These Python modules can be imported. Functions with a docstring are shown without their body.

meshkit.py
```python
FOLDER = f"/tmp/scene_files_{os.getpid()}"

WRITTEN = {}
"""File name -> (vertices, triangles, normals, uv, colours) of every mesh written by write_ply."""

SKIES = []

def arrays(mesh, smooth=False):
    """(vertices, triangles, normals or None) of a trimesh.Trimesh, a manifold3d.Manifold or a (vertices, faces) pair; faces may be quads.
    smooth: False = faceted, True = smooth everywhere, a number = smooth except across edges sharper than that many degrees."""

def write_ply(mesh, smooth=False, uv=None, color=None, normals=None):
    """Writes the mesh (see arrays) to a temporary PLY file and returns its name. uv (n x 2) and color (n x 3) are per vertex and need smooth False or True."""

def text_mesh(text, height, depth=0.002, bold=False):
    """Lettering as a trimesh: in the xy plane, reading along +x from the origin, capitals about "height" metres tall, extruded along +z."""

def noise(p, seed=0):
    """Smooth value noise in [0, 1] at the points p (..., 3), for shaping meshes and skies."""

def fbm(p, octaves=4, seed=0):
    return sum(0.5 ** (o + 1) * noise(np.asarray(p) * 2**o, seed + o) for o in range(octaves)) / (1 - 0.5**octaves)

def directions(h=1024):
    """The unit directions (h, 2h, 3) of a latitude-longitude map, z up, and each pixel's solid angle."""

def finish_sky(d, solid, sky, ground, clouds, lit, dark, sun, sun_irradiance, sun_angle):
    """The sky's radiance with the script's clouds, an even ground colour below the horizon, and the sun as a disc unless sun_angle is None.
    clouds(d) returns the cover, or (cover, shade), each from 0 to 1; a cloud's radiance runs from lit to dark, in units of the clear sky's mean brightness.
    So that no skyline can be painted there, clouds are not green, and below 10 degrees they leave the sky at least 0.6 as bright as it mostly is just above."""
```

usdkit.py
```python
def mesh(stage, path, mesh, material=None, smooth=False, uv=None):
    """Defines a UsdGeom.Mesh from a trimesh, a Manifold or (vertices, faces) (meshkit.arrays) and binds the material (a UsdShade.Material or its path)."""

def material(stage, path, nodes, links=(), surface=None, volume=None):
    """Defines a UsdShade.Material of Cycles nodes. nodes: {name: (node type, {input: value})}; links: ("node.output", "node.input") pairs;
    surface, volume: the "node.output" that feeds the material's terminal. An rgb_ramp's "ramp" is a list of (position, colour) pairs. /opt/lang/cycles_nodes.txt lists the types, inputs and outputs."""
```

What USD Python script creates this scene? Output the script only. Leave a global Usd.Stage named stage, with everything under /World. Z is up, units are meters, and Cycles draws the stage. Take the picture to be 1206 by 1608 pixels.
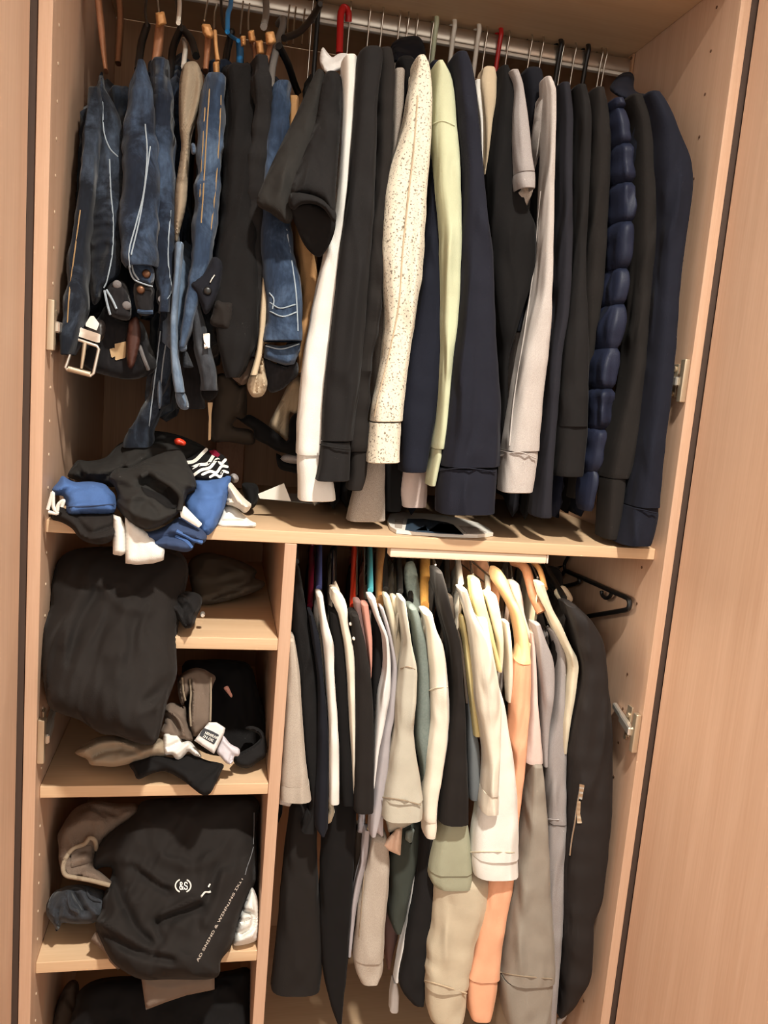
import math, random
import numpy as np, trimesh, shapely
from scipy.interpolate import PchipInterpolator
from scipy.spatial import Delaunay, cKDTree
from pxr import Usd, UsdGeom, UsdLux, UsdShade, Sdf, Gf, Vt
import usdkit, meshkit

stage = Usd.Stage.CreateInMemory()
UsdGeom.SetStageUpAxis(stage, 'Z'); UsdGeom.SetStageMetersPerUnit(stage, 1.0)
UsdGeom.Xform.Define(stage, '/World'); UsdGeom.Scope.Define(stage, '/World/Looks')

# ------------------------------------------------------------------ camera, light, exposure
# x runs along the wardrobe, y into it (its front edge is y = 0), z up (the top of the main shelf is z = 0)
CAM = np.array([0.2367, -1.1848, 0.2208]); YAW, PITCH, ROLL, FPX = 0.2070, 0.1467, 0.0850, 1272.7
cy_, sy_, cp_, sp_, cr_, sr_ = math.cos(YAW), math.sin(YAW), math.cos(PITCH), math.sin(PITCH), math.cos(ROLL), math.sin(ROLL)
_f = np.array([sy_ * cp_, cy_ * cp_, -sp_]); _r = np.array([cy_, -sy_, 0.0]); _u = np.cross(_r, _f)
ROT = np.stack([_r * cr_ + _u * sr_, -_r * sr_ + _u * cr_, _f])            # rows: right, up, forward
cam = UsdGeom.Camera.Define(stage, '/World/camera')
m4 = np.eye(4); m4[0, :3], m4[1, :3], m4[2, :3], m4[3, :3] = ROT[0], ROT[1], -ROT[2], CAM
cam.AddTransformOp().Set(Gf.Matrix4d(*m4.ravel().tolist()))
cam.CreateHorizontalApertureAttr(36.0); cam.CreateVerticalApertureAttr(48.0)
cam.CreateFocalLengthAttr(36.0 * FPX / 1206.0); cam.CreateClippingRangeAttr(Gf.Vec2f(0.05, 100.0))
cam.CreateExposureAttr(1.76)
LAMP = (0.57, -1.05, 1.66)
lamp = UsdLux.DiskLight.Define(stage, '/World/ceiling_lamp_light')          # inside the recessed ceiling downlight built below
lamp.CreateRadiusAttr(0.07); lamp.CreateIntensityAttr(720.0); lamp.CreateColorAttr(Gf.Vec3f(1.0, 0.965, 0.875))
lamp.AddTranslateOp().Set(Gf.Vec3d(*LAMP))
LED = 20.0                                                                    # the slim light bar under the main shelf
dome = UsdLux.DomeLight.Define(stage, '/World/room_light'); dome.CreateIntensityAttr(0.13); dome.CreateColorAttr(Gf.Vec3f(1.0, 0.94, 0.86))

# ------------------------------------------------------------------ helpers
def rays(uv):
    uv = np.atleast_2d(np.asarray(uv, float))
    return np.stack([(uv[:, 0] - 603) / FPX, -(uv[:, 1] - 804) / FPX, np.ones(len(uv))], 1) @ ROT
def at(uv, y):
    """The points at depth y (a number or one per row) seen at the photograph's pixels uv."""
    d = rays(uv); t = (np.broadcast_to(y, len(d)) - CAM[1]) / d[:, 1]
    return CAM + d * t[:, None]
def on_floor(uv, z):
    d = rays(uv); return CAM + d * ((z - CAM[2]) / d[:, 2])[:, None]
def px(P):
    c = (np.atleast_2d(P) - CAM) @ ROT.T
    return np.stack([603 + FPX * c[:, 0] / c[:, 2], 804 - FPX * c[:, 1] / c[:, 2]], 1), c[:, 2]
def cat(ms):
    vs, fs, n = [], [], 0
    for m in ms:
        v, f = (m.vertices, m.faces) if hasattr(m, 'vertices') else m
        v, f = np.asarray(v, float), np.asarray(f, int)
        if f.shape[1] == 4: f = np.vstack([f[:, [0, 1, 2]], f[:, [0, 2, 3]]])
        vs.append(v); fs.append(f + n); n += len(v)
    return np.vstack(vs), np.vstack(fs)
def box(x0, x1, y0, y1, z0, z1, ch=0.0012):
    """A box with chamfered edges."""
    c = np.array([(x0 + x1) / 2, (y0 + y1) / 2, (z0 + z1) / 2]); h = np.array([x1 - x0, y1 - y0, z1 - z0]) / 2
    ch = min(ch, h.min() * .45); p = []
    for s in np.ndindex(2, 2, 2):
        s = np.array(s) * 2 - 1
        for k in range(3):
            q = h - ch; q[k] = h[k]; p.append(c + s * q)
    m = trimesh.Trimesh(p).convex_hull
    return np.array(m.vertices), np.array(m.faces)
def tube(P, r, n=8, caps=True):
    """A round wire through the points P; r a number or one per point."""
    P = np.asarray(P, float); r = np.broadcast_to(r, len(P)); T = np.gradient(P, axis=0)
    T /= np.linalg.norm(T, axis=1, keepdims=True) + 1e-12
    a = np.array([0.31, 0.77, 0.55]); N = np.cross(T, a); N /= np.linalg.norm(N, axis=1, keepdims=True); B = np.cross(T, N)
    ph = np.arange(n) * 2 * math.pi / n
    V = (P[:, None] + (np.cos(ph)[None, :, None] * N[:, None] + np.sin(ph)[None, :, None] * B[:, None]) * r[:, None, None]).reshape(-1, 3)
    F = []
    for i in range(len(P) - 1):
        for j in range(n):
            k = (j + 1) % n
            F += [[i * n + j, (i + 1) * n + j, (i + 1) * n + k], [i * n + j, (i + 1) * n + k, i * n + k]]
    if caps:
        V = np.vstack([V, P[:1], P[-1:]]); a0 = len(V) - 2
        for j in range(n):
            k = (j + 1) % n; F += [[a0, j, k], [a0 + 1, (len(P) - 1) * n + k, (len(P) - 1) * n + j]]
    return V, np.array(F)
def curve(P, m=6):
    """A smooth curve through the points P."""
    P = np.asarray(P, float)
    if len(P) < 3: return P
    Q = np.vstack([2 * P[0] - P[1], P, 2 * P[-1] - P[-2]]); out = []
    for i in range(1, len(Q) - 2):
        a, b, c, d = Q[i - 1:i + 3]
        for t in np.arange(m) / m:
            out.append(.5 * (2 * b + (c - a) * t + (2 * a - 5 * b + 4 * c - d) * t * t + (3 * b - a - 3 * c + d) * t ** 3))
    return np.vstack(out + [P[-1]])
def closed_curve(P, m=4):
    P = np.asarray(P, float); n = len(P); out = []
    for i in range(n):
        a, b, c, d = P[i - 1], P[i], P[(i + 1) % n], P[(i + 2) % n]
        for t in np.arange(m) / m:
            out.append(.5 * (2 * b + (c - a) * t * .8 + (2 * a - 5 * b + 4 * c - d) * t * t + (3 * b - a - 3 * c + d) * t ** 3 + (c - a) * t * .2))
    return np.array(out)
def fill(poly, res):
    """Triangles over a polygon: points (its edge first), triangles, number of edge points, distance to the edge."""
    pg = shapely.Polygon(poly)
    if not pg.is_valid:
        pg = pg.buffer(0)
        if hasattr(pg, 'geoms'): pg = max(pg.geoms, key=lambda g: g.area)
    ring = pg.exterior; n = max(12, int(ring.length / res))
    E = np.array([ring.interpolate(i / n, normalized=True).coords[0] for i in range(n)])
    x0, y0, x1, y1 = pg.bounds; xs = np.arange(x0, x1, res); ys = np.arange(y0, y1, res * .866)
    G = np.array([(x + (j % 2) * res / 2, y) for j, y in enumerate(ys) for x in xs])
    tree = cKDTree(np.array([ring.interpolate(i / (4 * n), normalized=True).coords[0] for i in range(4 * n)]))
    if len(G):
        G = G[shapely.contains_xy(pg, G[:, 0], G[:, 1])]; G = G[tree.query(G)[0] > res * .55] if len(G) else G.reshape(0, 2)
    P = np.vstack([E, G]); t = Delaunay(P).simplices; c = P[t].mean(1)
    t = t[shapely.contains_xy(pg, c[:, 0], c[:, 1])]
    ar = np.cross(P[t[:, 1]] - P[t[:, 0]], P[t[:, 2]] - P[t[:, 0]]); t = t[np.abs(ar) > 1e-9 * res * res]; ar = ar[np.abs(ar) > 1e-9 * res * res]
    t[ar < 0] = t[ar < 0][:, ::-1]
    d = tree.query(P)[0]; d[:len(E)] = 0
    return P, t, len(E), d
def seg_dist(P, line):
    line = np.asarray(line, float); best = np.full(len(P), 1e9)
    for a, b in zip(line[:-1], line[1:]):
        ab = b - a; t = np.clip(((P - a) @ ab) / (ab @ ab + 1e-12), 0, 1); best = np.minimum(best, np.linalg.norm(P - (a + t[:, None] * ab), axis=1))
    return best
def puff(out, y=(.06, .03), tf=.02, tb=.03, r=25, res=4.5, folds=(), noise=(.004, .03, .012, 0), seed=0, smooth=True):
    """A cloth bundle: outline out (photograph's pixels), its middle at depth y[0] (top) to y[1] (bottom), swelling tf to the front and tb to the back.
    folds: (pixel line, height in metres, width in pixels). noise: amplitude, frequency across and along, direction in degrees."""
    o = closed_curve(out) if smooth else np.asarray(out, float)
    P, t, ne, d = fill(o, res); v0, v1 = o[:, 1].min(), o[:, 1].max()
    yy = y[0] + (y[1] - y[0]) * (P[:, 1] - v0) / (v1 - v0)
    h = np.sqrt(np.clip(1 - (1 - np.clip(d / r, 0, 1)) ** 2, 0, 1))
    a = math.radians(noise[3]); X = P[:, 0] * math.cos(a) + P[:, 1] * math.sin(a); Y = -P[:, 0] * math.sin(a) + P[:, 1] * math.cos(a)
    nz = meshkit.fbm(np.stack([X * noise[1], Y * noise[2], np.full(len(P), seed * 7.3)], 1), 3, seed) - .5
    rg = 1 - np.abs(2 * meshkit.noise(np.stack([X * noise[1] * .6, Y * noise[2] * .6, np.full(len(P), seed * 3.1)], 1), seed + 5) - 1)
    r2 = 1 - np.abs(2 * meshkit.noise(np.stack([X * noise[1] * 1.5 + 2 * nz, Y * noise[2] * 1.7, np.full(len(P), seed * 5.7)], 1), seed + 8) - 1)
    f = tf * h + noise[0] * 2 * (nz + .8 * (rg - .6) + .6 * (r2 - .6)) * h
    for line, amp, w in folds:
        line = curve(line, 4); sd = seg_dist(P, line); f = f + amp * np.exp(-(sd / w) ** 2) * np.minimum(1, d / 4)
    base = at(P, yy); dirs = base - CAM; L = np.linalg.norm(dirs, axis=1, keepdims=True); dirs /= L
    fr = base - dirs * f[:, None]; bk = base + dirs * (tb * h)[:, None]
    fr[:ne] = base[:ne]
    ni = len(P) - ne; mapb = np.concatenate([np.arange(ne), len(P) + np.arange(ni)])
    V = np.vstack([fr, bk[ne:]])
    # pixel y runs down, so triangles wound counter-clockwise there face away from the camera
    return V, np.vstack([t[:, ::-1], mapb[t]])
def loft(rows, y=(.07, .05), b=.03, amp=.0022, seed=0, n=22, top=True, hollow=True, step=.009, wr=.4):
    """A cloth tube through rows (v, u left, u right) of the photograph's pixels at depth y[0] (first row) to y[1] (last)."""
    R = np.array([q[:3] for q in rows], float); v0, v1 = R[0, 0], R[-1, 0]
    yy = y[0] + (y[1] - y[0]) * (R[:, 0] - v0) / (v1 - v0)
    Lp, Rp = at(R[:, [1, 0]], yy), at(R[:, [2, 0]], yy); C = (Lp + Rp) / 2; H = (Rp - Lp) / 2
    bb = b if np.ndim(b) else (b, b); bv = bb[0] + (bb[1] - bb[0]) * (R[:, 0] - v0) / (v1 - v0)
    tn = np.abs((C[:, 0] - CAM[0]) / (C[:, 1] - CAM[1])); hn = np.linalg.norm(H, axis=1)
    bv = np.minimum(bv, .8 * hn / np.maximum(tn, .02)); k = np.sqrt(np.maximum(hn ** 2 - (bv * tn) ** 2, 1e-9)) / hn
    H = H * k[:, None]
    s = np.concatenate([[0], np.cumsum(np.linalg.norm(np.diff(C, axis=0), axis=1))]); N = max(4, int(s[-1] / step)); S = np.linspace(0, s[-1], N)
    f = PchipInterpolator(s, np.hstack([C, H, bv[:, None]])); D = f(S); C, H, B = D[:, :3], D[:, 3:6], D[:, 6]
    if top:
        a = min(np.linalg.norm(H[0]) * .8, .02); tt = np.array([.98, .9, .72, .45, .2]); up = C[0] - C[min(3, N - 1)]; up /= np.linalg.norm(up)
        sc = np.sqrt(1 - tt ** 2)
        C = np.vstack([C[0] + up * a * tt[:, None], C]); H = np.vstack([H[0] * sc[:, None], H]); B = np.concatenate([B[0] * sc, B])
    ph = np.arange(n) * 2 * math.pi / n; cs, sn = np.cos(ph), np.sin(ph)
    sh = .62; cs, sn = np.sign(cs) * np.abs(cs) ** sh, np.sign(sn) * np.abs(sn) ** sh
    Bv = np.stack([np.zeros_like(B), B, np.zeros_like(B)], 1)
    off = cs[None, :, None] * H[:, None] + sn[None, :, None] * Bv[:, None]; P = C[:, None] + off; U = off / (np.linalg.norm(off, axis=2, keepdims=True) + 1e-9)
    q = P.reshape(-1, 3); o = seed * 3.7
    an = np.tile(ph, len(C)); zz = np.repeat(np.concatenate([[0], np.cumsum(np.linalg.norm(np.diff(C, axis=0), axis=1))]), n)
    rd = 1 - np.abs(2 * meshkit.noise(np.stack([np.cos(an) * 1.7 + o, np.sin(an) * 1.7, zz * 3.2 + .25 * np.cos(an)], 1), seed + 9) - 1)
    d = .6 * (meshkit.noise(q * [48, 48, 6] + o, seed) - .5) * 2 + 1.5 * (rd - .55) + wr * (meshkit.noise(q * [16, 16, 42] + o, seed + 3) - .5) * 2
    if wr > .7: d = d + wr * (1.15 - 2 * np.abs(2 * meshkit.noise(q * [20, 20, 36] + o + 5, seed + 21) - 1))
    w = np.minimum(1, np.linalg.norm(H, axis=1) / .012)
    P = P + U * (amp * d.reshape(P.shape[:2]) * w[:, None])[..., None]
    rings = list(P)
    if hollow:
        c = C[-1]; up = C[-2] - C[-1]; up /= np.linalg.norm(up) + 1e-9; e = P[-1]
        rings += [c + (e - c) * .93 - up * .0012, c + (e - c) * .86 + up * .001, c + (e - c) * .8 + up * .03]
    V = np.vstack(rings); m = len(rings); F = []
    i = np.arange(m - 1)[:, None] * n; j = np.arange(n)[None]; k2 = (j + 1) % n
    A = np.stack([i + j, i + n + j, i + n + k2], -1).reshape(-1, 3); Bq = np.stack([i + j, i + n + k2, i + k2], -1).reshape(-1, 3)
    V = np.vstack([V, rings[0].mean(0), rings[-1].mean(0)]); e = len(V)
    j = np.arange(n); k2 = (j + 1) % n
    F = np.vstack([A, Bq, np.stack([np.full(n, e - 2), j, k2], 1), np.stack([np.full(n, e - 1), (m - 1) * n + k2, (m - 1) * n + j], 1)])
    mesh = trimesh.Trimesh(V, F, process=False)
    if mesh.volume < 0: F = F[:, ::-1]
    return V, F
def slab(poly, x, t=.011, res=.016, seed=0, amp=.003, turn=(0., 0.)):
    """A hanging cloth body: polygon in (y, z), t thick to each side of x; turn = (slope, y): the hanger is turned on its rail about the point y."""
    P, tr, ne, d = fill(np.asarray(poly, float), res); h = np.sqrt(np.clip(1 - (1 - np.clip(d / .014, 0, 1)) ** 2, 0, 1))
    nz = (meshkit.noise(np.stack([P[:, 0] * 26, P[:, 1] * 3, np.full(len(P), seed * 2.1)], 1), seed) - .5) * 2 * amp
    def side(s): return np.stack([x + turn[0] * (P[:, 0] - turn[1]) + s * t * h + nz, P[:, 0], P[:, 1]], 1)
    A, B = side(-1), side(1); mp = np.concatenate([np.arange(ne), len(P) + np.arange(len(P) - ne)])
    return np.vstack([A, B[ne:]]), np.vstack([tr[:, ::-1], mp[tr]])
FRONT = {}
def front_of(mesh):
    """The vertices of a mesh that face the room, as pixels, and their distance from the viewpoint."""
    k = id(mesh[0])
    if k not in FRONT:
        V, F = np.asarray(mesh[0]), np.asarray(mesh[1]); fn = np.cross(V[F[:, 1]] - V[F[:, 0]], V[F[:, 2]] - V[F[:, 0]]); n = np.zeros_like(V)
        for q in range(3): np.add.at(n, F[:, q], fn)
        if (V[F[:, 0]] * fn).sum() < 0: n = -n
        n /= np.linalg.norm(n, axis=1, keepdims=True) + 1e-12; d = CAM - V; L = np.linalg.norm(d, axis=1); ok = (n * d).sum(1) / L > .12
        p, z = px(V[ok]); FRONT[k] = (mesh, p, L[ok], cKDTree(p))
    return FRONT[k][1:]
def onto(mesh, line, lift=.0012, rad=9):
    """Points on the front of a mesh under the photograph's pixels."""
    p, L, tree = front_of(mesh); out = []
    for q in np.atleast_2d(line):
        ids = tree.query_ball_point(q, rad)
        if len(ids) < 3: ids = list(tree.query(q, 3)[1])
        ids = np.array(ids); lf = L[ids].min(); ids = ids[L[ids] < lf + .03]
        w = np.exp(-((p[ids] - q) ** 2).sum(1) / 16.) + 1e-9; dd = (L[ids] * w).sum() / w.sum()
        d = rays(q)[0]; d /= np.linalg.norm(d); out.append(CAM + d * (dd - lift))
    return np.array(out)
def stitch(mesh, line, r=.0012, lift=.0008, n=6, m=5):
    return tube(onto(mesh, curve(line, m), lift), r, n)
def patch(mesh, out, th=.0012, res=3., lift=.0008):
    """A thin sewn-on or printed piece that follows the front of a mesh."""
    P, t, ne, d = fill(np.asarray(out, float), res); A = onto(mesh, P, lift + th); dirs = A - CAM; dirs /= np.linalg.norm(dirs, axis=1, keepdims=True)
    Bk = A + dirs * th * 1.6; n = len(P); e = np.arange(ne); k = (e + 1) % ne
    S = np.vstack([np.stack([e, k, n + k], 1), np.stack([e, n + k, n + e], 1)])
    return np.vstack([A, Bk]), np.vstack([t[:, ::-1], t + n, S])

# ------------------------------------------------------------------ the scene's objects
USED = {}
def numbered(parent, name):
    k = (parent, name); USED[k] = USED.get(k, -1) + 1
    return f'{parent}/{name}' + (f'_{USED[k]:03d}' if USED[k] else '')
def mesh_prim(path, mesh, mat, smooth, loc):
    smooth = 48 if smooth is True else smooth
    v, f = (mesh.vertices, mesh.faces) if hasattr(mesh, 'vertices') else mesh
    return usdkit.mesh(stage, path, (np.asarray(v, float) - loc, np.asarray(f)), M[mat] if isinstance(mat, str) else mat, smooth=smooth).GetPrim()
LABELS = set()
class Thing:
    """One top-level object: its parts are added, then done() writes them under an Xform at its base."""
    def __init__(s, name, label, cat, group=None, kind=None):
        s.a = (name, label, cat, group, kind); s.parts = []
        if label in LABELS and not group: print('REPEATED LABEL', label)
        LABELS.add(label)
    def add(s, name, mesh, mat, parent=None, smooth=True, label=None, kind=None):
        s.parts.append((name, mesh, mat, parent, smooth, label, kind)); return len(s.parts) - 1
    def done(s, loc=None):
        name, label, ct, group, kind = s.a
        if loc is None:
            b = np.vstack([np.asarray(p[1].vertices if hasattr(p[1], 'vertices') else p[1][0]) for p in s.parts]); loc = np.array([*(b.min(0) + b.max(0))[:2] / 2, b[:, 2].min()])
        path = numbered('/World', name); X = UsdGeom.Xform.Define(stage, path); X.AddTranslateOp().Set(Gf.Vec3d(*map(float, loc))); p = X.GetPrim()
        for k, val in (('label', label), ('category', ct), ('group', group), ('kind', kind)):
            if val: p.SetCustomDataByKey(k, val)
        made = []
        for nm, mesh, mat, parent, smooth, lab, kd in s.parts:
            q = numbered(path if parent is None else made[parent], nm); g = mesh_prim(q, mesh, mat, smooth, loc); made.append(q)
            if lab: g.SetCustomDataByKey('label', lab)
            if kd: g.SetCustomDataByKey('kind', kd)
        return path
def structure(name, mesh, mat, label):
    p = mesh_prim(numbered('/World', name), mesh, mat, False, np.zeros(3)); p.SetCustomDataByKey('kind', 'structure'); p.SetCustomDataByKey('label', label); p.SetCustomDataByKey('category', name.split('_')[0])

# ------------------------------------------------------------------ materials
M = {}
def lin(c):
    c = np.asarray(c, float) / 255.; return tuple(np.where(c <= .04045, c / 12.92, ((c + .055) / 1.055) ** 2.4))
def look(name, nodes, links, surface='p.BSDF'):
    M[name] = usdkit.material(stage, '/World/Looks/' + name, nodes, links, surface=surface); return name
def WR(w):
    """Soft creases in the cloth, longer along the way it hangs."""
    return {'wm': ('mapping', {'scale': (1, 1, .38)}), 'wn': ('noise_texture', {'scale': 19, 'detail': 2.5, 'roughness': .5, 'distortion': .8, 'type': 'ridged_multifractal', 'use_normalize': True}), 'wb': ('bump', {'strength': w, 'distance': .034})}
WL = [('g.object', 'wm.vector'), ('wm.vector', 'wn.vector'), ('wn.fac', 'wb.height'), ('wb.normal', 'b.normal')]
def cloth(name, c, rough=.9, weave=900, bump=.25, var=.10, sheen=.15, c2=None, mix=None, wrinkle=.62):
    """Plain woven or knitted cloth of sRGB colour c; c2 and mix (scale, low, high) for a second yarn."""
    c = lin(c); c2l = lin(c2) if c2 is not None else tuple(x * (1 - var) for x in c); sc, lo, hi = mix or (22, .35, .65)
    nodes = {'g': ('texture_coordinate', {}), 'n': ('noise_texture', {'scale': sc, 'detail': 3}), 'r': ('rgb_ramp', {'ramp': [(0, c), (lo, c), (hi, c2l), (1, c2l)]}),
             'w': ('noise_texture', {'scale': weave, 'detail': 1}), 'b': ('bump', {'strength': bump, 'distance': .0012}), **WR(wrinkle),
             'p': ('principled_bsdf', {'roughness': rough, 'sheen_weight': sheen, 'sheen_roughness': .4, 'specular_ior_level': .2, 'sheen_tint': tuple(min(1, x * 1.5 + .1) for x in c)})}
    return look(name, nodes, [('g.object', 'n.vector'), ('g.object', 'w.vector'), ('n.fac', 'r.fac'), ('r.color', 'p.base_color'), ('w.fac', 'b.height'), ('b.normal', 'p.normal')] + WL)
def plain(name, c, rough=.5, metal=0., spec=.5, coat=0.):
    return look(name, {'p': ('principled_bsdf', {'base_color': lin(c), 'roughness': rough, 'metallic': metal, 'specular_ior_level': spec, 'coat_weight': coat})}, [])
def wood(name, a, b, scale, rough=.5, fine=.5):
    """Pale laminate with a fine grain stretched along one axis."""
    sc = np.array(scale, float)
    nodes = {'g': ('geometry', {}), 'm': ('mapping', {'scale': tuple(sc)}), 'n': ('noise_texture', {'scale': 1.0, 'detail': 5, 'roughness': .6, 'distortion': .4}),
             'm2': ('mapping', {'scale': tuple(sc * 9)}), 'n2': ('noise_texture', {'scale': 1.0, 'detail': 2}), 'x': ('mix', {'fac': .35}),
             'r': ('rgb_ramp', {'ramp': [(0, lin(a)), (.36, lin(a)), (.64, lin(b)), (1, lin(b))]}), 'bu': ('bump', {'strength': .06, 'distance': .0008}), 'p': ('principled_bsdf', {'roughness': rough, 'specular_ior_level': .35})}
    return look(name, nodes, [('g.position', 'm.vector'), ('g.position', 'm2.vector'), ('m.vector', 'n.vector'), ('m2.vector', 'n2.vector'), ('n.fac', 'x.color1'), ('n2.fac', 'x.color2'),
                              ('x.color', 'r.fac'), ('r.color', 'p.base_color'), ('n2.fac', 'bu.height'), ('bu.normal', 'p.normal')])
def denim(name, c, fade, weave=1400):
    """Twill denim, faded unevenly."""
    c, fd = lin(c), lin(fade)
    nodes = {'g': ('texture_coordinate', {}), 'n': ('noise_texture', {'scale': 13, 'detail': 6, 'roughness': .68, 'distortion': .6}), 'r': ('rgb_ramp', {'ramp': [(0, c), (.47, c), (.70, fd), (1, fd)]}),
             'm': ('mapping', {'scale': (1, 1, .25)}), 'n3': ('noise_texture', {'scale': 260, 'detail': 2}), 'x': ('mix', {'mix_type': 'multiply', 'fac': .55}),
             'r3': ('rgb_ramp', {'ramp': [(.3, (.55, .55, .6)), (.7, (1.2, 1.2, 1.25))]}), 'w': ('wave_texture', {'scale': weave / 3, 'bands_direction': 'diagonal'}), 'b': ('bump', {'strength': .2, 'distance': .001}), **WR(1.0),
             'p': ('principled_bsdf', {'roughness': .88, 'specular_ior_level': .2, 'sheen_weight': .1})}
    return look(name, nodes, [('g.object', 'n.vector'), ('g.object', 'm.vector'), ('m.vector', 'n3.vector'), ('n.fac', 'r.fac'), ('n3.fac', 'r3.fac'), ('r.color', 'x.color1'), ('r3.color', 'x.color2'),
                              ('x.color', 'p.base_color'), ('n3.fac', 'b.height'), ('b.normal', 'p.normal')] + WL)
W = 0.96
wood('wood_upright', (205, 170, 144), (194, 157, 130), (55, 55, 1.6))
wood('wood_door', (209, 173, 147), (197, 159, 132), (26, 26, .9))
wood('wood_shelf', (217, 184, 148), (207, 172, 135), (1.8, 55, 55))
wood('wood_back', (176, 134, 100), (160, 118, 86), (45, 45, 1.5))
wood('hanger_wood', (206, 156, 102), (186, 132, 80), (60, 8, 20)); wood('hanger_wood_dark', (150, 103, 72), (130, 84, 56), (60, 8, 20)); wood('hanger_wood_yellow', (222, 168, 92), (204, 146, 72), (60, 8, 20))
plain('steel', (205, 200, 190), .28, 1.0); plain('chrome', (228, 220, 208), .32, .8); plain('nickel', (206, 188, 162), .42, .75); plain('brass', (112, 80, 60), .45, .8)
plain('rail_steel', (190, 178, 164), .3, .9); plain('rail_strip', (235, 225, 212), .35)
plain('black_plastic', (24, 23, 23), .4); plain('grey_plastic', (112, 108, 104), .35); plain('white_plastic', (232, 226, 214), .35); plain('cream_plastic', (240, 220, 194), .5)
plain('red_plastic', (190, 34, 34), .3); plain('orange_plastic', (216, 62, 36), .35); plain('maroon_plastic', (128, 28, 52), .35); plain('blue_plastic', (74, 84, 142), .35); plain('teal_plastic', (78, 168, 182), .35); plain('sky_plastic', (44, 136, 206), .35); plain('mint_plastic', (200, 208, 176), .35)
plain('dark_gap', (72, 54, 44), .8); plain('hole_cap', (206, 184, 158), .6); plain('hole_dark', (92, 62, 42), .8)
plain('paper', (226, 220, 210), .6); plain('paper_print', (60, 76, 92), .35, coat=.3); plain('print_dark', (44, 46, 50), .4); plain('print_white', (228, 222, 212), .7); plain('print_pale', (150, 178, 196), .4)
plain('leather_brown', (70, 38, 28), .55); plain('leather_black', (34, 28, 26), .45); plain('leather_patch', (196, 164, 122), .7); plain('stitch_gold', (150, 122, 84), .8); plain('stitch_pale', (150, 162, 172), .8); plain('stitch_grey', (96, 96, 98), .8)
plain('wall_paint', (214, 204, 190), .9); plain('floor_laminate', (150, 112, 80), .5)
cloth('black', (27, 25, 25)); cloth('black_b', (30, 28, 28)); cloth('soft_black', (20, 18, 18)); cloth('charcoal', (40, 38, 36)); cloth('navy', (24, 26, 37)); cloth('navy_b', (28, 29, 39)); cloth('midnight', (24, 25, 32)); cloth('ink', (36, 35, 41)); cloth('brown_black', (34, 30, 28))
cloth('white', (232, 228, 220)); cloth('white_b', (224, 221, 218)); cloth('cream', (228, 216, 190)); cloth('off_white', (232, 222, 204)); cloth('ecru', (214, 202, 178)); cloth('lavender_white', (206, 200, 206)); cloth('lavender_grey', (176, 168, 170)); cloth('pale_yellow', (226, 208, 150)); cloth('peach', (238, 176, 140)); cloth('peach_pale', (236, 192, 142)); cloth('pink_pale', (222, 200, 190)); cloth('pink', (204, 146, 130)); cloth('blush', (236, 202, 178)); cloth('mauve_brown', (120, 94, 90))
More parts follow.
